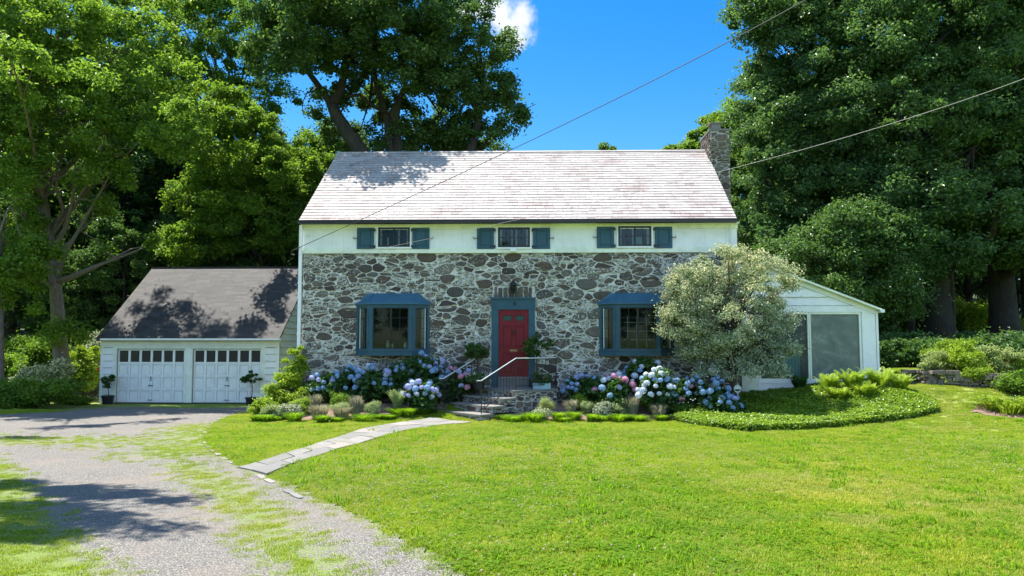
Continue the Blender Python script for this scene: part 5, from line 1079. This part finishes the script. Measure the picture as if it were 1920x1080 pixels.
mb = MB(); t0 = at(1372, 640, Yo); mb.tube([b + Vector((0, 0, -.1)), b.lerp(t0, .5) + Vector((.03, 0, 0)), t0], [.14, .11, .10], 10)
for j in RNG.choice(len(C), 40, replace=False): T_ = Vector(C[j]); mb.tube([t0 - Vector((0, 0, .1)), t0.lerp(T_, .5) + Vector((0, 0, .12)), T_], [.05, .03, .006], 5, cap=False)
mb.build('trunk', M['bark'], e, smooth=True)

# ================================================================== hydrangeas
def head_mesh(m, seed):
    n = 110; k = np.arange(n) + .5; ph = np.arccos(1 - 1.7 * k / n); th = math.pi * (1 + 5 ** .5) * k
    d = np.stack([np.cos(th) * np.sin(ph), np.sin(th) * np.sin(ph), np.cos(ph)], 1); rg = np.random.default_rng(seed); C_ = d * .105 * rg.uniform(.9, 1.06, n)[:, None] * np.array([1, 1, .85])
    P, Fq = [], []
    t = np.cross(d, rg.normal(size=(n, 3))); t /= np.linalg.norm(t, axis=1)[:, None]; b_ = np.cross(d, t); s_ = .021
    for a in range(4):
        c, s2_ = math.cos(a * math.pi / 2), math.sin(a * math.pi / 2); u = t * c + b_ * s2_; v = -t * s2_ + b_ * c
        P.append(np.stack([C_, C_ + (u * .6 + v * .5) * s_ + d * .004, C_ + u * s_ * 1.15 + d * .002, C_ + (u * .6 - v * .5) * s_ + d * .004], 1).reshape(-1, 3))
    P = np.concatenate(P); return npmesh('flower_head', P, np.arange(len(P)).reshape(-1, 4), [('rnd', np.tile(rg.random(n), 4), 'FACE')], [M[m]])
HM = {c: [head_mesh(c, s_) for s_ in (1, 2)] for c in ('pblue', 'plilac', 'pwhite', 'ppink')}
def hydrangea(px, Y, r, h, cols, nh, label, lo=.35, hi=1.0):
    nh = int(nh * .95); Y = min(Y + .75, 22.7)
    base = TG(px, Y); e = bush('hydrangea', base, (r, r * .8), h, int(5200 * r), .13, 'leaf_hyd', label, 'hydrangea', 'hydrangeas in bloom in front of the stone wall', up=.35, aspect=.7, clump=.2, shell=.7)
    used_ = []; k = 0; tries = 0
    while k < nh and tries < 900:
        tries += 1; a = random.uniform(-1.9, 1.9) - math.pi / 2; el = math.asin(random.uniform(lo * 1.2 - .5, hi)); s_ = random.uniform(.86, 1.1)
        p = Vector((math.cos(a) * math.cos(el) * r * s_, math.sin(a) * math.cos(el) * r * .85 * s_, h * .5 + math.sin(el) * h * .52 * s_))
        if p.z < .12 or base[1] + p.y > YW - .12 or any((p - q_).length < .15 for q_ in used_): continue
        used_.append(p); c = random.choice(cols); o = link('flower_head', random.choice(HM[c]), e, p); s3_ = random.uniform(.6, 1.0); o.scale = (s3_,) * 3
        o.rotation_euler = (random.uniform(.3, .9), random.uniform(-.4, .4), random.uniform(0, 6.28)); k += 1
    return e
B_, L_, W_, K_ = 'pblue', 'plilac', 'pwhite', 'ppink'
hydrangea(612, 22.4, .52, .95, [B_, B_, L_], 16, 'smallest blue hydrangea nearest the left house corner')
hydrangea(655, 22.2, .62, 1.05, [B_], 20, 'blue hydrangea under the left end of the left bay window')
hydrangea(705, 22.3, .62, 1.15, [B_, B_, W_], 20, 'blue hydrangea under the middle of the left bay window')
hydrangea(755, 22.2, .66, 1.2, [B_, B_, L_], 22, 'blue and lilac hydrangea under the right end of the left bay window')
hydrangea(800, 22.4, .66, 1.45, [B_, B_, L_], 22, 'tall blue hydrangea right of the left bay window')
hydrangea(790, 21.0, .48, .95, [L_, W_, B_, L_], 20, 'lilac and white hydrangea touching the left side of the steps')
hydrangea(860, 22.9, .42, 1.1, [L_, L_, K_], 12, 'small lilac hydrangea behind the left handrail')
hydrangea(1095, 22.0, .66, .85, [B_, B_, L_], 20, 'low blue hydrangea right of the landing')
hydrangea(1150, 21.3, .62, 1.0, [L_, B_, K_, W_], 22, 'lilac and blue hydrangea under the left part of the right bay window')
hydrangea(1205, 22.1, .70, 1.3, [B_, W_, B_], 22, 'tall hydrangea with pale blooms under the right bay window')
hydrangea(1230, 20.75, .56, 1.25, [W_, W_, W_, B_], 28, 'hydrangea with the whitest blooms, in full sun left of the round tree')
hydrangea(1278, 20.9, .58, .95, [B_, B_, K_], 18, 'hydrangea with a few pink blooms at the foot of the round tree')
hydrangea(1322, 20.75, .66, 1.1, [B_], 20, 'blue hydrangea directly left of the round tree trunk')
hydrangea(1356, 20.35, .5, .7, [B_, B_, L_], 14, 'low blue hydrangea beside the white garden stake')

# ================================================================== small plants
def tuft(name, base, r, h, n, wid, m, label, cat, group=None, arch=.5, stuff=False, tipm=None):
    "blades growing from one crown"
    a = RNG.uniform(0, 2 * math.pi, n); ln = h * RNG.uniform(.6, 1.15, n); sp = RNG.random(n) ** .7 * r; b0 = np.stack([np.cos(a) * sp * .55, np.sin(a) * sp * .55, np.zeros(n)], 1)
    d = np.stack([np.cos(a), np.sin(a), np.zeros(n)], 1); sd__ = np.stack([-np.sin(a), np.cos(a), np.zeros(n)], 1) * wid / 2
    p1 = b0 + d * (sp * .35)[:, None] + np.array([0, 0, 1]) * (ln * .7)[:, None]; p2 = b0 + d * (sp * (.6 + arch * .5))[:, None] + np.array([0, 0, 1]) * (ln * (1 - arch * .3))[:, None]
    V = np.stack([b0 - sd__ * .7, b0 + sd__ * .7, p1 + sd__, p1 - sd__, p2 + sd__ * .2, p2 - sd__ * .2], 1).reshape(-1, 3); k = np.arange(n)[:, None] * 6
    Fq = np.concatenate([k + np.array([0, 1, 2, 3]), k + np.array([3, 2, 4, 5])]); rn = RNG.random(n)
    me = npmesh(name, V, Fq, [('rnd', np.concatenate([rn, rn]), 'FACE')], [M[m]]); o = link(name, me, None, base); return tag(o, label, cat, group)
def leafball(name, base, r, h, n, size, m, label, cat, group=None, stemh=0):
    return bush(name, base, (r, r), h, n, size, m, label, cat, group, up=.3, aspect=.35, nl=6, clump=r * .35, shell=.75, lob=6)
def G(px, py): p = ga(px, py); return (p.x, p.y, p.z)
def fern(base, r, h, nf, label, m='leaf_lime', group=None):
    "arching fronds with rows of leaflets"
    e = empty('fern', base, label, 'fern', group); V = []; n = 0
    for i in range(nf):
        a = RNG.uniform(0, 6.28); L_n = RNG.uniform(.75, 1.15); rr_ = r * L_n * RNG.uniform(.5, 1); hh = h * L_n; k = 16; pts = []
        for j in range(k + 1): t = j / k; pts.append(np.array([math.cos(a) * rr_ * t ** 1.3, math.sin(a) * rr_ * t ** 1.3, hh * (t * 1.25 - .35 * t ** 3)]))
        sd2 = np.array([-math.sin(a), math.cos(a), 0])
        for j in range(2, k):
            t = j / k; wl2 = .32 * r * math.sin(math.pi * min(1, t * .9 + .12)) ** .8 + .01; dn = (pts[j + 1] - pts[j - 1]); dn /= np.linalg.norm(dn)
            for sg in (-1, 1):
                c = pts[j]; tip = c + sd2 * sg * wl2 * .8 + dn * wl2 * .35 - np.array([0, 0, wl2 * .15]); hw = dn * .016
                V.append([c - hw, c + (tip - c) * .5 - hw * 1.1, tip, c + (tip - c) * .5 + hw * 1.3]); n += 1
    V = np.array(V).reshape(-1, 3); link('frond', npmesh('frond', V, np.arange(len(V)).reshape(-1, 4), [('rnd', RNG.random(n), 'FACE')], [M[m]]), e)
    mb = MB()
    for i in range(5): a = RNG.uniform(0, 6.28); mb.tube([Vector(base), Vector(base) + Vector((math.cos(a) * r * .2, math.sin(a) * r * .2, h * .4))], .006, 4)
    mb.build('stem', M['leaf_lime'], e); return e
# climbing shrub at the garage and house corner
b = G(540, 777); b = (X(540, 22.6), 22.6, gz(X(540, 22.6), 22.6))
bl = [cb(*q_) for q_ in ((556, 655, 22.9, .2, .25), (553, 680, 22.9, .32, .3), (545, 708, 22.8, .45, .35), (535, 735, 22.6, .55, .35), (520, 755, 22.2, .6, .3), (560, 740, 22.5, .42, .4), (500, 765, 21.9, .45, .25), (560, 690, 22.9, .25, .3))]
e = empty('climbing_shrub', b, 'tall pyramid of bright climbing foliage at the left corner of the stone house', 'shrub'); P, C, d2 = crown_points(bl, 17000, .16, .5, 150); P[:, 2] = np.maximum(P[:, 2], g(P[:, 0], P[:, 1]))
link('foliage', leaves_mesh('foliage', P - np.array(b), .075, M['leaf_lime'], .45, .6, d2), e)
mb = MB()
for j in range(0, len(C), 5): mb.tube([Vector(b), Vector(b).lerp(Vector(C[j]), .5) + Vector((.05, 0, .1)), Vector(C[j])], [.018, .012, .004], 5, cap=False)
mb.build('stem', M['bark'], e)
for (px, py, r, h, m, lb) in [(510, 780, .42, .45, 'leaf_sage', 'grey green low shrub at the left end of the flower bed'), (545, 781, .40, .42, 'leaf_silver', 'speckled low plant second from the left end of the bed'), (490, 775, .35, .4, 'leaf_lime', 'bright spreading foliage spilling over the driveway corner'),
    (565, 772, .34, .5, 'leaf_lime', 'feathery light green plant below the climbing shrub'), (640, 768, .40, .62, 'leaf_bright', 'fresh green leafy plant in front of the second hydrangea'),
    (1220, 768, .46, .62, 'leaf_bright', 'round green boxwood in front of the whitest hydrangea'), (1085, 765, .3, .45, 'leaf_lime', 'light green plant between two clipped globes right of the steps'), (1130, 765, .32, .45, 'leaf_bright', 'mid green plant behind the silver bush'), (1012, 783, .26, .32, 'leaf_silver', 'small silver bush at the foot of the landing wall'), (1133, 776, .34, .40, 'leaf_silver', 'silver leaved bush in the middle of the right bed')]:
    bush('garden_plant', G(px, py + 5), (r, r * .8), h, int(3600 * r / .4), .05, m, lb, 'plant', clump=.12, shell=.6)
for (px, py, r, h, lb) in [(638, 778, .3, .5, 'left of the two pale santolina mounds in the left bed'), (696, 775, .29, .46, 'right of the two pale santolina mounds in the left bed'), (1025, 772, .28, .46, 'clipped pale globe nearest the landing'), (1101, 771, .24, .42, 'clipped pale globe in the middle of the right bed'), (1164, 774, .32, .48, 'pale mound third from the landing'), (575, 768, .3, .46, 'hazy green mound under the climbing shrub')]:
    leafball('santolina_mound', G(px, py + 5), r, h, 4200, .035, 'leaf_sage', lb, 'plant', 'pale clipped mounds in the beds')
for (px, py, r, h, lb) in [(598, 782, .3, .42, 'faded pinkish lavender clump left in the left bed'), (640, 783, .26, .38, 'second faded lavender clump beside the mulch'), (667, 776, .22, .60, 'tall silvery spikes between the two pale mounds'), (590, 770, .2, .55, 'thin grey spikes behind the faded lavender'), (1070, 777, .2, .50, 'rusty faded heather clump right of the clipped globe'), (1187, 775, .2, .55, 'dark mauve spikes beside the boxwood'), (1236, 783, .24, .45, 'spiky lavender at the front of the bed below the boxwood')]:
    tuft('lavender', G(px, py + 5), r, h, 420, .016, 'leaf_lav', lb, 'lavender', 'lavender clumps in the beds', .4)
fern(G(745, 775), .42, .72, 34, 'pale fern standing alone in front of the hydrangeas left of the steps', 'leaf_sage')
fern(G(1500, 742), .5, .62, 26, 'shaded fern under the sunroom window', 'leaf_hyd')
for i, (px, py, r, h) in enumerate([(1555, 745, .55, .72), (1600, 742, .6, .78), (1650, 740, .62, .8), (1690, 740, .5, .6), (1570, 758, .5, .5), (1625, 755, .5, .55)]):
    fern(G(px, py), r, h, 40, ['tall bright fern at the left end of the fern row by the sunroom', 'second bright fern from the left in front of the sunroom', 'tallest yellow green fern below the sunroom corner', 'last fern at the right end, next to the dry stone wall', 'low front fern at the left, rooted in the ground cover', 'low front fern at the right, rooted in the ground cover'][i], 'leaf_lime', 'bright ferns in front of the sunroom')
# low green edging clumps along the beds
for i, (px, py) in enumerate([(484, 792), (500, 794), (512, 791), (555, 793), (604, 795), (634, 793), (684, 792), (712, 787), (728, 788), (752, 781), (768, 784), (790, 778), (960, 793), (978, 790), (995, 794), (1044, 791), (1060, 794), (1078, 790), (1110, 794), (1128, 790), (1158, 792), (1172, 789), (1196, 792), (1242, 792), (945, 789)]):
    tuft('edging_clump', G(px + random.uniform(-4, 4), py - 1), random.uniform(.2, .36), random.uniform(.13, .30), 620, .013, 'edgegrass', 'low bright green grassy clump edging the front of the flower beds', 'plant', 'green edging clumps along the beds', .6)
# daisies
e = bush('daisy_plant', G(1285, 782), (.4, .3), .42, 2500, .05, 'leaf_bright', 'leafy plant with small white daisies at the left tip of the ground cover', 'plant')
mb = MB(); bb = Vector(e.location)
for k in range(14): q_ = bb + Vector((random.uniform(-.4, .4), random.uniform(-.3, .1), random.uniform(.38, .52))); mb.lathe(q_, [(0, .01), (.022, .004), (.024, 0)], 7)
mb.build('daisy', M['pwf'], e)

# ground cover bed (stuff)
n = 26000; P_ = np.array(pachy); cxs = RNG.uniform(P_[:, 0].min(), P_[:, 0].max(), n * 2); cys = RNG.uniform(P_[:, 1].min(), P_[:, 1].max(), n * 2); k = inpoly(cxs, cys, pachy); cxs, cys = cxs[k], cys[k]
hgt = .20 + .05 * np.sin(cxs * 2.3) * np.cos(cys * 1.9) + .03 * np.sin(cxs * 6 + cys * 5); edge = seg_d(cxs, cys, pachy[:9]); hgt *= S(edge, -.12, .25) * .5 + .5
Cc = np.stack([cxs, cys, g(cxs, cys) + hgt * RNG.uniform(.75, 1.1, len(cxs))], 1); m_ = 5
Cc = np.repeat(Cc, m_, 0) + RNG.normal(size=(len(Cc) * m_, 3)) * np.array([.035, .035, .02])
ef = []   # leafy skirt down the front edge
for a, b2_ in zip(pachy[:8], pachy[1:9]):
    ln = math.hypot(b2_[0] - a[0], b2_[1] - a[1]); kk = int(ln * 700); t = RNG.random(kk); ex = a[0] + (b2_[0] - a[0]) * t + RNG.normal(size=kk) * .03; ey = a[1] + (b2_[1] - a[1]) * t + RNG.normal(size=kk) * .03; ef.append(np.stack([ex, ey, g(ex, ey) + RNG.random(kk) * .2], 1))
Cc = np.concatenate([Cc] + ef)
tag(link('ground_cover', leaves_mesh('ground_cover', Cc, .075, M['leaf_pachy'], .7, .45)), 'dense bed of glossy yellow green ground cover in front of the sunroom', 'ground cover', kind='stuff')

# dry stone retaining wall
wp = [Vector((X(1690, 24.0), 24.02, 0)), Vector((X(1722, 23.9), 23.9, 0)), Vector((X(1740, 23.4), 23.4, 0)), Vector((X(1800, 23.0), 23.0, 0)), Vector((X(1875, 22.5), 22.5, 0))]
rw = MB()
for lv in range(5):
    for a, b2_ in zip(wp[:-1], wp[1:]):
        d = b2_ - a; ln = d.length; d.normalize(); nn = Vector((d.y, -d.x, 0)); u = random.uniform(-.2, 0)
        while u < ln:
            l = random.uniform(.12, .4); h = random.uniform(.05, .13); c = a + d * (u + l / 2); zb_ = gz(c.x, c.y) - .05 + lv * .1; dp = random.uniform(-.04, .12); q = []
            for (uu, vv) in ((-.5, 0), (-.42, -.06), (.4, -.07), (.5, 0), (.5, .3), (-.5, .3)): w_ = c + d * (uu * l * .96) + nn * (dp - vv * (1 if vv > 0 else .8)) + nn * random.uniform(-.03, .03) + d * random.uniform(-.02, .02); q.append((w_.x, w_.y))
            q = q if True else q[::-1]; rw.prism(q, zb_ + random.uniform(0, .012), zb_ + h); u += l + .015
tag(rw.build('retaining_wall', M['wallrock'] if 'wallrock' in M else M['flag'], None, (wp[2].x, wp[2].y, gz(wp[2].x, wp[2].y))), 'low dry stacked stone wall half covered by plants at the right', 'stone wall')
# plants above and beside the wall
for (px, Y, r, h, m, lb) in [(1745, 23.75, .6, .8, 'leaf_sage', 'pale leafy plant trailing over the left end of the dry stone wall'), (1800, 23.55, .85, 1.0, 'leaf_lime', 'brightest yellow green shrub on top of the dry stone wall'), (1875, 23.6, .95, .95, 'leaf_sage', 'light green shrub above the right half of the dry stone wall'), (1935, 23.3, .9, .9, 'leaf_lime', 'shrub on the wall cut by the right edge of the photo'), (1905, 22.0, .75, .7, 'leaf_bright', 'mid green shrub in front of the wall at the right edge'), (1840, 22.85, .55, .62, 'leaf_lime', 'drooping plant hanging over the middle of the wall'), (1780, 25, .9, .75, 'leaf_lime', 'light shrub at the back of the wall terrace')]:
    x = X(px, Y); bush('wall_shrub', (x, Y, gz(x, Y) + (.3 if Y > 23.4 else .08)), (r, r * .7), h, int(6500 * r), .07, m, lb, 'shrub')
for i, (px, py) in enumerate([(1862, 768), (1890, 776), (1915, 770), (1940, 778)]):
    tuft('daylily', G(px, py), .5, .48, 190, .028, 'leaf_lime', ['daylily at the left end of the mulch patch', 'daylily arching over the mulch patch', 'daylily by the right edge behind the mulch', 'daylily cut by the right edge'][i], 'daylily', 'daylilies at the right edge', 1.2)

# ================================================================== pots and small things
def pot(parent, c, r, h, m='pot'):
    mb = MB(); mb.lathe(c, [(0, 0), (r * .72, 0), (r * .95, h * .85), (r * 1.05, h * .86), (r * 1.05, h), (r * .93, h), (r * .9, h * .9), (0, h * .9)], 18); mb.build('pot', M[m], parent, smooth=False)
def potted(name, c, ph, pr_, sh_, cr, chh, m, leafn, size, label, stemr=.018, fan=True, fl=None, lobn=5):
    e = empty(name, c, label, 'potted tree'); c = Vector(c); pot(e, c, pr_, ph); top = c + Vector((.02, 0, ph + sh_)); cc = top + Vector((0, 0, chh * .5))
    bl = lobes(tuple(cc), (cr, cr * .8, chh * .5), lobn, .5, int(c.x * 77) % 999); P, C, d2 = crown_points(bl, leafn, cr * .22, .4, 70)
    link('crown', leaves_mesh('crown', P - np.array(c), size, M[m], .4, .5, d2), e); mb = MB(); mb.tube([c + Vector((0, 0, ph * .8)), c.lerp(top, .6) + Vector((.015, 0, 0)), top], [stemr, stemr * .9, stemr * .7], 7)
    for j in RNG.choice(len(C), 9): mb.tube([top, Vector(C[j])], [stemr * .5, .003], 4, cap=False)
    mb.build('trunk', M['bark'], e); return e
Yp = 29.6
e = potted('potted_tree', (X(206, Yp), Yp, gb), .36, .24, .36, .33, .52, 'leaf_dark', 1500, .085, 'potted standard tree with one red bloom left of the left garage door')
mb = MB(); q_ = at(184, 693, Yp - .1)
for k in range(26): d = Vector(unit(1)[0]) * .07; mb.face([q_, q_ + d + Vector((.03, 0, 0)), q_ + d * 1.2, q_ + d - Vector((.03, 0, .01))])
mb.build('flower', M['pred'], e)
potted('potted_tree', (X(474, Yp), Yp, gb), .30, .24, .55, .32, .50, 'leaf_dark', 1400, .085, 'potted standard tree on a thin bare stem, right of the right garage door')
# door trees
Yd = 22.75
e = potted('potted_topiary', (X(897, Yd), Yd, zl), .26, .2, .62, .42, .5, 'leaf_dark', 3800, .055, 'dark pruned conifer in a pot left of the red door', .03, lobn=8)
e = potted('potted_topiary', (X(1005, Yd), Yd, zl), .26, .2, .62, .40, .78, 'leaf_dark', 3800, .055, 'taller leaning conifer in a pot right of the red door', .03, lobn=8)
Yf = 22.35; c = Vector((X(898, Yf), Yf, zl)); e = empty('flower_pot', c, 'round dark pot of small white flowers on the landing left of the door', 'flower pot'); pot(e, c, .2, .24)
P, C, d2 = crown_points([(c.x, c.y, c.z + .33, .36, .28, .13)], 1600, .09, .3, 50); link('foliage', leaves_mesh('foliage', P - np.array(c), .05, M['leaf_dark'], .4, .5), e)
P, C, d2 = crown_points([(c.x, c.y - .05, c.z + .36, .42, .3, .16)], 130, .09, .8, 8); link('blossom', leaves_mesh('blossom', P - np.array(c), .035, M['pwf'], .4, .9), e)
x0, x1 = X(999, Yf), X(1032, Yf); c = Vector(((x0 + x1) / 2, Yf, zl)); e = empty('planter_box', c, 'pale blue grey rectangular planter on the landing right of the door', 'planter')
mb = MB(); mb.box(x0, x1, Yf - .1, Yf + .1, zl, zl + .18)
for k in range(5): u = x0 + (x1 - x0) * (k + .5) / 5; mb.box(u - .035, u + .035, Yf - .108, Yf - .101, zl + .03, zl + .15)
mb.build('box', M['planter'], e)
P, C, d2 = crown_points([(c.x, c.y, c.z + .32, .38, .2, .2)], 1900, .09, .3, 50); link('foliage', leaves_mesh('foliage', P - np.array(c), .05, M['leaf_dark'], .4, .5), e)
P, C, d2 = crown_points([(c.x, c.y - .05, c.z + .28, .42, .2, .2)], 40, .09, .8, 8); link('blossom', leaves_mesh('blossom', P - np.array(c), .035, M['pwf'], .4, .9), e)
# garden stake
p = ga(1384, 775); c = Vector(p); zz = at(1384, 729, c.y).z; e = empty('garden_stake', c, 'thin white stake with a round white disc and dark half moon in the ground cover', 'garden stake')
mb = MB(); mb.tube([c, Vector((c.x, c.y, zz - .1))], .012, 6); mb.build('rod', M['stake'], e)
mb = MB(); mb.tube([(c.x + .1 * math.cos(t), c.y, zz + .1 * math.sin(t)) for t in np.linspace(0, 2 * math.pi, 25)], .012, 6); mb.tube([(c.x, c.y - .006, zz), (c.x, c.y + .006, zz)], .095, 24); mb.lathe((c.x, c.y, zz + .11), [(.02, 0), (.012, .03), (0, .04)], 8); mb.build('disc', M['stake'], e)
mb = MB(); arc = [(c.x + .088 * math.cos(t), zz - .012 + .062 * math.sin(t)) for t in np.linspace(math.pi, 2 * math.pi, 14)]; mb.face([(a, c.y - .009, b_) for a, b_ in arc]); mb.build('half_moon', M['green_inset'], e)

# utility cables
def cable(pts, rad, m, label):
    P = [at(*p) for p in pts]; Q = []
    n = 40; A = np.array(P); t = np.linspace(0, 1, len(P)); tt = np.linspace(0, 1, n); co = [np.polyfit(A[:, 1], A[:, 0], 2), np.polyfit(A[:, 1], A[:, 2], 2)]
    ysq = np.linspace(A[0, 1], A[-1, 1], n); Q = [Vector((np.polyval(co[0], y), y, np.polyval(co[1], y))) for y in ysq]
    mb = MB(); mb.tube(Q, rad, 6); tag(mb.build('utility_cable', M[m], None, Q[0]), label, 'cable'); return Q
Q = cable([(556, 465, 23.1), (640, 430, 22.3), (950, 285, 19), (1200, 165, 16.3), (1400, 58, 14), (1505, 0, 12.8), (1800, -170, 10)], .009, 'cablemat', 'dark power cable crossing the sky down to the left roof corner')
mb = MB(); q0 = at(578, 442, YW - .08); mb.lathe(q0 - Vector((0, 0, .03)), [(0, 0), (.025, .0), (.035, .03), (.02, .06), (0, .065)], 8); tag(mb.build('insulator', M['stake'], None, q0), 'small white insulator on the white upper wall near the left corner', 'insulator')
mb = MB(); pts = [Q[0], at(548, 470, 23.15), at(545, 476, 23.2), at(552, 478, 23.2)]; mb.tube(pts, .014, 6); tag(mb.build('drip_loop', M['cablemat'], None, Q[0]), 'short drooping cable loop at the left eave corner', 'cable')
cable([(610, 478, 23.1), (770, 462, 22), (990, 418, 20), (1340, 320, 16.5), (1500, 272, 15), (1920, 145, 11.5), (2100, 85, 10)], .0045, 'cablelight', 'thin pale cable crossing in front of the right trees and the roof')

# ================================================================== grass (stuff)
def instancer(name, pts, rot, scl, src, label, cat):
    me = bpy.data.meshes.new(name); me.vertices.add(len(pts)); me.vertices.foreach_set('co', np.asarray(pts, np.float32).ravel())
    for an, av in (('rotz', rot), ('scl', scl)): a = me.attributes.new(an, 'FLOAT', 'POINT'); a.data.foreach_set('value', np.asarray(av, np.float32))
    o = link(name, me); ng = bpy.data.node_groups.new(name + '_nodes', 'GeometryNodeTree'); ng.interface.new_socket('Geometry', in_out='INPUT', socket_type='NodeSocketGeometry'); ng.interface.new_socket('Geometry', in_out='OUTPUT', socket_type='NodeSocketGeometry')
    gi = N(ng, 'NodeGroupInput'); go = N(ng, 'NodeGroupOutput'); ip = N(ng, 'GeometryNodeInstanceOnPoints'); oi = N(ng, 'GeometryNodeObjectInfo'); oi.inputs['Object'].default_value = src; oi.inputs['As Instance'].default_value = True
    r_ = N(ng, 'GeometryNodeInputNamedAttribute', data_type='FLOAT'); r_.inputs['Name'].default_value = 'rotz'; s_ = N(ng, 'GeometryNodeInputNamedAttribute', data_type='FLOAT'); s_.inputs['Name'].default_value = 'scl'
    cv = N(ng, 'ShaderNodeCombineXYZ'); L(ng, r_.outputs[0], cv.inputs[2]); mp = N(ng, 'GeometryNodeMeshToPoints')
    L(ng, gi.outputs[0], mp.inputs[0]); L(ng, mp.outputs[0], ip.inputs['Points']); L(ng, oi.outputs['Geometry'], ip.inputs['Instance']); L(ng, cv.outputs[0], ip.inputs['Rotation']); L(ng, s_.outputs[0], ip.inputs['Scale']); L(ng, ip.outputs[0], go.inputs[0])
    md = o.modifiers.new('instances', 'NODES'); md.node_group = ng; return tag(o, label, cat, kind='stuff')
def blade_patch(n, r, h, wid, seed, m):
    a = RNG.uniform(0, 6.28, n); rr = r * RNG.random(n) ** .5; b0 = np.stack([np.cos(a) * rr, np.sin(a) * rr, np.full(n, -.01)], 1); a2 = RNG.uniform(0, 6.28, n); ln = h * RNG.uniform(.5, 1.2, n)[:, None]
    d = np.stack([np.cos(a2), np.sin(a2), np.zeros(n)], 1) * RNG.uniform(.2, .9, n)[:, None]; s_ = np.stack([-np.sin(a2), np.cos(a2), np.zeros(n)], 1) * wid / 2; z = np.array([0, 0, 1])
    V = np.stack([b0 - s_, b0 + s_, b0 + (d * .4 + z * .7) * ln + s_ * .8, b0 + (d * .4 + z * .7) * ln - s_ * .8, b0 + (d + z * .95) * ln], 1).reshape(-1, 3); k = np.arange(n)[:, None] * 5
    F_ = [list(q) for q in (k + np.array([0, 1, 2, 3]))] + [list(q) for q in (k + np.array([3, 2, 4]))]; rn = RNG.random(n)
    return bpy.data.objects.new('grass_tuft_source', npmesh('grass_tuft', V, F_, [('rnd', np.concatenate([rn, rn]), 'FACE')], [M[m]]))
src = blade_patch(70, .11, .05, .0065, 1, 'grassblade')
def scatter(n, y0, y1):
    "random ground points in the part of the lawn one can see"
    y = y0 + (y1 - y0) * RNG.random(n) ** 1.0; x = y * RNG.uniform(-.78, .74, n); return x, y
def keep(x, y, drv=True):
    k = (~inpoly(x, y, path) | (RNG.random(len(x)) < .035)) & ~inpoly(x, y, bedL) & ~inpoly(x, y, bedR) & ~inpoly(x, y, pachy) & ~inpoly(x, y, bedE)
    if drv:
        dr = inpoly(x, y, drive); gm_ = grassmask(x, y); k &= ~dr | (RNG.random(len(x)) < np.clip((gm_ - .15) * 1.6, 0, 1) * (np.sin(x * 9 + 3 * np.sin(y * 5)) * np.cos(y * 8 + 2 * np.sin(x * 4)) > -.35))
    k &= ~((y > 22.9) & (x > -7.4) & (x < 11.2)); return k
x, y = scatter(60000, 4.4, 25.5); k = keep(x, y) & (RNG.random(len(x)) < .35 + .65 * np.clip(y / 14, 0, 1)); x, y = x[k], y[k]
dr = inpoly(x, y, drive)
instancer('grass', np.stack([x, y, g(x, y) + .004], 1), RNG.uniform(0, 6.28, len(x)), RNG.uniform(.7, 1.2, len(x)) * np.where(dr, .75, 1), src, 'short bright lawn grass', 'grass')
wsrc = blade_patch(34, .09, .115, .011, 5, 'edgegrass')
x, y = scatter(5200, 4.4, 20); k = keep(x, y, False) & ~inpoly(x, y, drive) & (np.sin(x * 1.7) + np.cos(y * 1.3 + x) + RNG.normal(size=len(x)) > .5); x, y = x[k], y[k]
instancer('weeds', np.stack([x, y, g(x, y)], 1), RNG.uniform(0, 6.28, len(x)), RNG.uniform(.5, 1.1, len(x)), wsrc, 'broader and taller tufts standing out of the mown lawn', 'grass')
# clover: leaves and small pale flower heads
n = 9; mbv = []
V = []; 
for k in range(16):
    a = RNG.uniform(0, 6.28); rr = .12 * RNG.random() ** .5; c = np.array([math.cos(a) * rr, math.sin(a) * rr, RNG.uniform(.03, .055)])
    for q_ in range(3): t = q_ * 2.09 + a; u = np.array([math.cos(t), math.sin(t), 0]); v = np.array([-math.sin(t), math.cos(t), 0]); V += [c, c + u * .011 + v * .009, c + u * .02, c + u * .011 - v * .009]
cl = bpy.data.objects.new('clover_source', npmesh('clover', np.array(V), np.arange(len(V)).reshape(-1, 4), [('rnd', RNG.random(len(V) // 4), 'FACE')], [M['edgegrass']]))
x, y = scatter(9000, 4.4, 18); k = keep(x, y, False) & ~inpoly(x, y, drive) & (np.sin(x * .9 + 1) + np.cos(y * .7 + x * .3) + RNG.normal(size=len(x)) * .7 > .35); x, y = x[k], y[k]
instancer('clover', np.stack([x, y, g(x, y)], 1), RNG.uniform(0, 6.28, len(x)), RNG.uniform(.8, 1.3, len(x)), cl, 'grey green clover leaves in the lawn', 'clover')
mb = MB(); mb.lathe((0, 0, .045), [(0, 0), (.006, .001), (.0085, .007), (.006, .014), (0, .017)], 6); fo = mb.build('clover_head', M['cloverflower']); COL.objects.unlink(fo)
x, y = scatter(17000, 4.6, 20); k = keep(x, y, False) & ~inpoly(x, y, drive) & (np.sin(x * .6 + 2) + np.cos(y * .5) + RNG.normal(size=len(x)) * .8 > .6); x, y = x[k], y[k]
instancer('clover_flowers', np.stack([x, y, g(x, y)], 1), RNG.uniform(0, 6.28, len(x)), RNG.uniform(.6, 1.15, len(x)), fo, 'small whitish clover flowers scattered over the lawn', 'clover')
